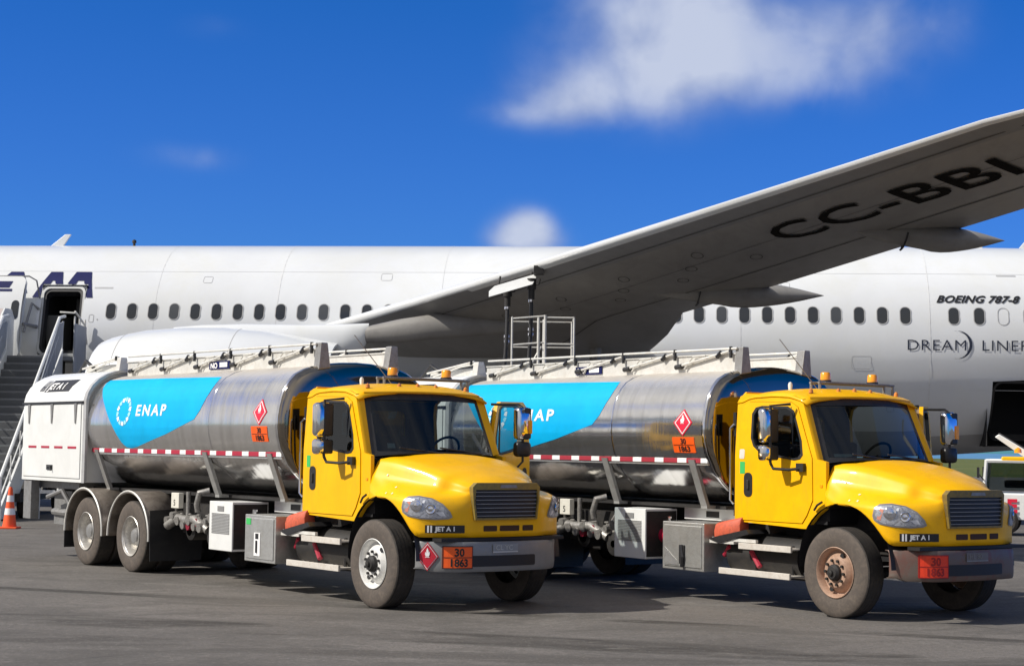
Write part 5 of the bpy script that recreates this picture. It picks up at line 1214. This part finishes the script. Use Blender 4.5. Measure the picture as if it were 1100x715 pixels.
    for y in (-.16, .68):
        bm = nb_(); lathe(bm, [(2.795, .075), (2.815, .075), (2.82, .062)], 'z', 20, (-1.12, y, 0)); finish(bm, 'beacon_base', BLACK, T)
        bm = nb_(); lathe(bm, [(2.815, .066), (2.90, .062), (2.915, .05), (2.918, .001)], 'z', 20, (-1.12, y, 0)); finish(bm, 'beacon', AMBER, T, smooth=40)
    bm = nb_()
    for y in (-.28, .0, .28, -.75, .75): lathe(bm, [(0, .03), (.04, .025), (.06, .001)], 'z', 10, (-.78, y, 2.655-.03*abs(y)))
    finish(bm, 'marker_lamp', mat('marker_amber', (.6, .22, .04), .4), T, smooth=True)
    bm = nb_(); lathe(bm, [(2.66, .02), (2.76, .03), (2.79, .02), (2.8, .001)], 'z', 10, (-1.55, -.35, 0)); finish(bm, 'roof_antenna', WHITE, T, smooth=True)
    if second is not None:
        bm = nb_(); tube(bm, [(-1.5, .1, 2.7), (-1.75, -.35, 3.35)], .006, 5); finish(bm, 'whip_antenna', STEEL, T)
    # grab handle and exhaust stack behind the cab
    bm = nb_(); tube(bm, [(-1.9, -.98, 1.25), (-1.95, -1.0, 1.3), (-1.95, -1.0, 2.2), (-1.9, -.98, 2.25)], .018, 8); finish(bm, 'grab_handle', CHROME, T, smooth=True)
    bm = nb_(); tube(bm, [(-1.93, -.93, 1.1), (-1.93, -.93, 2.3)], .02, 6); box(bm, -1.93, -1.88, -.97, -.85, 2.1, 2.4); finish(bm, 'cab_back_fitting', BLACK, T)

def front_parts(T, hood, bv, YP, second):
    def fr(y, z, off=.006):
        """point on the nose surface at (y,z), looking along -x"""
        h_ = bv.ray_cast(Vector((2.5, y, z)), Vector((-1, 0, 0)))
        if not h_[0]: return Vector((1.0, y, z))
        n = h_[1] if h_[1].x > 0 else -h_[1]
        return h_[0]+n*off
    # radial projection for the wrap-round headlights: t runs from the side to the nose
    def hp(s_, t_, z, off):
        a = math.radians(69-50*t_); C_ = Vector((.36, s_*.50, z)); d = Vector((math.cos(a), s_*math.sin(a), 0))
        h_ = bv.ray_cast(C_+d*2, -d)
        if not h_[0]: return C_+d*.5
        return h_[0]+d*off
    ol = [(0.0, .45), (.03, .78), (.12, .96), (.35, 1.0), (.62, .90), (.82, .66), (.96, .30), (1.0, .08), (.93, .0), (.7, -.04), (.4, .0), (.15, .1), (.03, .25)]
    def lamp(s_, sc, off, bm, mi=0):
        pts = [(.5+(a-.5)*sc, .48+(b-.48)*sc) for a, b in ol]
        poly2(bm, pts, lambda a, b: hp(s_, a, 1.095+.245*b, off), (.08, .2), mi)
    for s_ in (-1, 1):
        bm = nb_(); lamp(s_, 1.08, .008, bm); hl = finish(bm, 'headlight', mat('lamp_bezel', (.3, .3, .31), .35, metal=.6), T, smooth=60)
        bm = nb_(); lamp(s_, .95, .012, bm); finish(bm, 'lamp_housing', mat('lamp_housing', (.55, .56, .58), .3, metal=.3, dirt=.95, dirt_col=(.07, .07, .09), dscale=9), hl, smooth=60)
        bm = nb_()
        for (t_, z, r) in ((.32, 1.24, .075), (.60, 1.20, .062)):
            c = hp(s_, t_, z, .014); a = math.radians(69-50*t_); d = Vector((math.cos(a), s_*math.sin(a), 0)); sd = Vector((-d.y, d.x, 0)); up = Vector((0, 0, 1))
            rows = [[c+d*q+sd*rr*math.cos(k*PI/8)+up*rr*math.sin(k*PI/8) for k in range(16)] for rr, q in ((r, .002), (r*.85, .012), (r*.5, .004), (r*.2, .014), (.001, .018))]
            grid(bm, rows, True)
        finish(bm, 'reflector', CHROME, hl, smooth=60)
        bm = nb_()
        q = [(.06, .3), (.14, .25), (.2, .75), (.12, .8)]; poly2(bm, q, lambda a, b: hp(s_, a, 1.095+.245*b, .016))
        finish(bm, 'turn_lens', mat('turn_lens', (.75, .3, .2), .3), hl)
        bm = nb_(); q = [(.44, .1), (.9, .1), (.85, .3), (.5, .25)]; poly2(bm, q, lambda a, b: hp(s_, a, 1.095+.245*b, .016)); q = [(.2, .78), (.5, .85), (.48, .7), (.22, .62)]; poly2(bm, q, lambda a, b: hp(s_, a, 1.095+.245*b, .018)); finish(bm, 'lamp_insert', WSIGN, hl)
        bm = nb_(); lamp(s_, .99, .028, bm); finish(bm, 'lamp_lens', LENS, hl, smooth=60)
    # grille
    gx = 1.10
    go = [(-.44, 1.505), (.44, 1.505), (.495, 1.455), (.485, 1.3), (.455, 1.075), (-.455, 1.075), (-.485, 1.3), (-.495, 1.455)]
    gi = [(-.45, 1.425), (.45, 1.425), (.462, 1.3), (.432, 1.097), (-.432, 1.097), (-.462, 1.3)]
    gxf = lambda y, o_: 1.105+.03*(1-(y/.5)**2)+o_
    bm = nb_(); holed(bm, go, gi, (0, 1.26), lambda a, b, d: (gxf(a, .015)-d, a, b), .07, 72); g = finish(bm, 'grille', mat('grille_surround', (.30, .22, .05), .4, metal=.2, dirt=.6, dirt_col=(.08, .07, .05), dscale=7) if not second else mat('grille_surround_dark', (.26, .18, .04), .4, metal=.2, dirt=.8, dirt_col=(.07, .06, .05), dscale=7), T, smooth=40)
    bm = nb_(); poly2(bm, gi, lambda a, b: (gxf(a, -.008), a, b), (.1, 0)); finish(bm, 'grille_mesh', KSIGN, g)
    bm = nb_()
    for k in range(7):
        z = 1.12+.046*k; hwid = .43+.022*k/6
        grid(bm, [[(gxf(y, .006), y, z-.004), (gxf(y, .012), y, z+.001), (gxf(y, .004), y, z+.006), (gxf(y, -.006), y, z+.003)] for y in [-hwid+2*hwid*j/12*1.0 for j in range(13)]], False)
    finish(bm, 'grille_bar', GRILLE, g, smooth=40)
    bm = nb_(); bl = [(-.13, 1.445), (.13, 1.445), (.11, 1.482), (-.11, 1.482)]; poly2(bm, bl, lambda a, b: (1.157, a, b-.0)); finish(bm, 'hood_badge', STEEL, g)
    # lower fascia slots and fuel grade plate
    bm = nb_()
    for y0, y1 in ((-.32, -.13), (-.09, .2), (.25, .42)):
        poly2(bm, rrect((y0+y1)/2, .975, y1-y0, .065, .012, 3), lambda a, b: fr(a, b, .005), (.08, .03))
    finish(bm, 'fascia_slot', mat('slot_shadow', (.05, .02, .008), .7), hood)
    bm = nb_(); poly2(bm, [(-.97, .925), (-.56, .925), (-.56, 1.015), (-.97, 1.015)], lambda a, b: fr(a, b, .007), (.05, 0)); pj = finish(bm, 'fuel_grade_plate', KSIGN, hood)
    bm = nb_(); text2(bm, 'JET A 1', .072, lambda a, b: fr(-.87+a*.97, .948+b, .011), bold=.003, sx=.98, cut=(.05, 0))
    for k in range(2): poly2(bm, [(-.95+.03*k, .93), (-.933+.03*k, .93), (-.933+.03*k, 1.01), (-.95+.03*k, 1.01)], lambda a, b: fr(a, b, .011))
    finish(bm, 'fuel_grade_lettering', WSIGN, pj)
    # side indicator lamps and latch on the hood
    bm = nb_(); box(bm, -.35, -.31, -1.028, -1.0, 1.50, 1.53); finish(bm, 'side_marker', AMBER, T)
    bm = nb_(); tube(bm, [(-.28, -1.06, 1.33), (-.36, -1.06, 1.29), (-.42, -1.05, 1.23)], .014, 6); finish(bm, 'hood_latch', BLACK, T)
    for (mx_, mz_, r_) in ((-.02, 1.57, .016), (.24, 1.43, .02), (.30, 1.36, .019), (.17, 1.36, .017)):  # small pale star-shaped marks on the near hood side
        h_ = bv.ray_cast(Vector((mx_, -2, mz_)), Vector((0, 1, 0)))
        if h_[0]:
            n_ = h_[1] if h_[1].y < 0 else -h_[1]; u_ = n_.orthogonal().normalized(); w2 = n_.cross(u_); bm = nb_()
            bm.faces.new([bm.verts.new(h_[0]+n_*.006+(u_*math.cos(q*PI/4+.3)+w2*math.sin(q*PI/4+.3))*r_*(1 if q % 2 else .6)) for q in range(8)]); finish(bm, 'pale_hood_mark', mat('hood_mark_pale', (.8, .74, .5), .5), hood)
    # wheel-arch liner
    bm = nb_()
    for s_ in (-1, 1): grid(bm, [[(.07+.735*math.cos(math.radians(a)), s_*y, .60+.735*math.sin(math.radians(a))) for y in (.45, 1.06)] for a in range(0, 186, 8)])
    for s_ in (-1, 1): box(bm, -.65, .85, s_*.44-.01, s_*.44+.01, .6, 1.4)
    finish(bm, 'arch_liner', BLACK, T, smooth=60)
    # bumper: swept plan shape with a tapered end
    def bx_(y): 
        a = abs(y); return 1.18-.06*(a/.6)**2 if a < .6 else 1.12-.38*((a-.6)/.43)**1.5
    bm = nb_(); rows = []
    BM = BUMPD if second else BUMPG
    for j in range(33):
        y = -1.03+2.06*j/32; x = bx_(y); a = abs(y); zb = .475+(.03 if a > .95 else 0); zt = .825
        rows.append([(x-.05, y*.985, zb), (x-.012, y, zb+.005), (x, y, zb+.03), (x+.004, y, .56), (x+.004, y, .70), (x, y, zt-.03), (x-.015, y, zt), (x-.07, y*.985, zt)])
    grid(bm, rows); bo = finish(bm, 'bumper', BM, T, smooth=40); so = bo.modifiers.new('t', 'SOLIDIFY'); so.thickness = .012; so.offset = -1
    bf = lambda o_: (lambda a, b: (bx_(a)+o_+.004, a, b))
    bm = nb_(); poly2(bm, rrect(-.06, .605, .92, .125, .02, 3), bf(.006), (.05, 0)); finish(bm, 'bumper_slot', KSIGN, bo)
    bm = nb_(); poly2(bm, [(-.24, .715), (.12, .715), (.12, .80), (-.24, .80)], bf(.012), (.05, 0)); pl_ = finish(bm, 'licence_plate', mat('plate_grey', (.26, .28, .31), .45) if not second else mat('plate_dull', (.15, .14, .145), .5), bo)
    bm = nb_(); text2(bm, 'CL YC' if not second else 'HL 90', .08, lambda a, b: (bx_(-.2+a)+.022, -.205+a, .73+b), bold=.001, sx=1.1, cut=(.05, 0)); poly2(bm, [(-.24, .7), (.12, .7), (.12, .714), (-.24, .714)], bf(.014), (.05, 0), mi=1)
    finish(bm, 'plate_lettering', [mat('plate_text', (.45, .48, .5), .5) if not second else mat('plate_text_dull', (.22, .21, .2), .5), mat('plate_edge', (.55, .57, .6), .5) if not second else STEEL], pl_)
    # orange code plate
    cx = -.665; OM = ORED if second else ORANGE
    bm = nb_(); poly2(bm, rrect(cx, .65, .32, .26, .012, 2), bf(.008), (.05, 0)); cpx = finish(bm, 'code_plate', OM, bo)
    KM = KSIGN if not second else mat('sign_maroon', (.3, .01, .01), .5)
    bm = nb_(); text2(bm, '30', .125, lambda a, b: (bx_(cx+a)+.016, cx+a, .664+b), bold=.004, sx=.85, align='CENTER', cut=(.05, 0)); text2(bm, '1863', .12, lambda a, b: (bx_(cx+a)+.016, cx+a, .547+b), bold=.004, sx=.85, align='CENTER', cut=(.05, 0))
    poly2(bm, [(cx-.15, .644), (cx+.15, .644), (cx+.15, .652), (cx-.15, .652)], bf(.012), (.05, 0))
    for y0, y1, z0, z1 in ((-.16, .16, .52, .53), (-.16, .16, .77, .78), (-.16, -.152, .52, .78), (.152, .16, .52, .78)): poly2(bm, [(cx+y0, z0), (cx+y1, z0), (cx+y1, z1), (cx+y0, z1)], bf(.012), (.05, 0))
    finish(bm, 'code_lettering', KM, cpx)
    if not second:
        cy, cz = -.935, .655; bm = nb_(); f2 = lambda o_: (lambda a, b: (bx_(min(1.03, abs(cy+a*.52)))+o_*.7, cy+a*.52-o_*.7, cz+b))
        poly2(bm, [(0, .165), (.17, 0), (0, -.165), (-.17, 0)], f2(.012), (.05, .05)); 
        poly2(bm, [(0, .148), (.152, 0), (0, -.148), (-.152, 0)], f2(.016), (.05, .05), mi=1); poly2(bm, [(0, .138), (.142, 0), (0, -.138), (-.142, 0)], f2(.02), (.05, .05))
        flame(bm, lambda a, b: f2(.026)(a, b+.035), .16); finish(bm, 'hazard_diamond', [mat('diamond_red', (.5, .01, .03), .5), WSIGN], bo)
        bm = nb_(); poly2(bm, rrect(.97, .66, .08, .2, .01, 2), lambda a, b: (bx_(a)+.012, a, b), (.03, .1)); finish(bm, 'bumper_marker', mat('faded_magenta', (.45, .1, .18), .5), bo)
    bm = nb_(); box(bm, .9, 1.08, -.9, .9, .83, .868); finish(bm, 'bumper_gap', KSIGN, T)
    bm = nb_(); box(bm, .8, .98, -.5, .5, .46, .52); tube(bm, [(.5, -.45, .55), (1.12, -.45, .55)], .03, 8); finish(bm, 'tow_bar', DARK, T)

TR1 = build_truck('tank_truck', (-.7135, 21.0934), .9183, 'left yellow tank truck with clean white front wheels and a red diamond on its bumper', False)
TR2 = build_truck('tank_truck', (4.7169, 20.661), .9628, 'right yellow tank truck with rusty brown front wheels and a scuffed bumper', True)
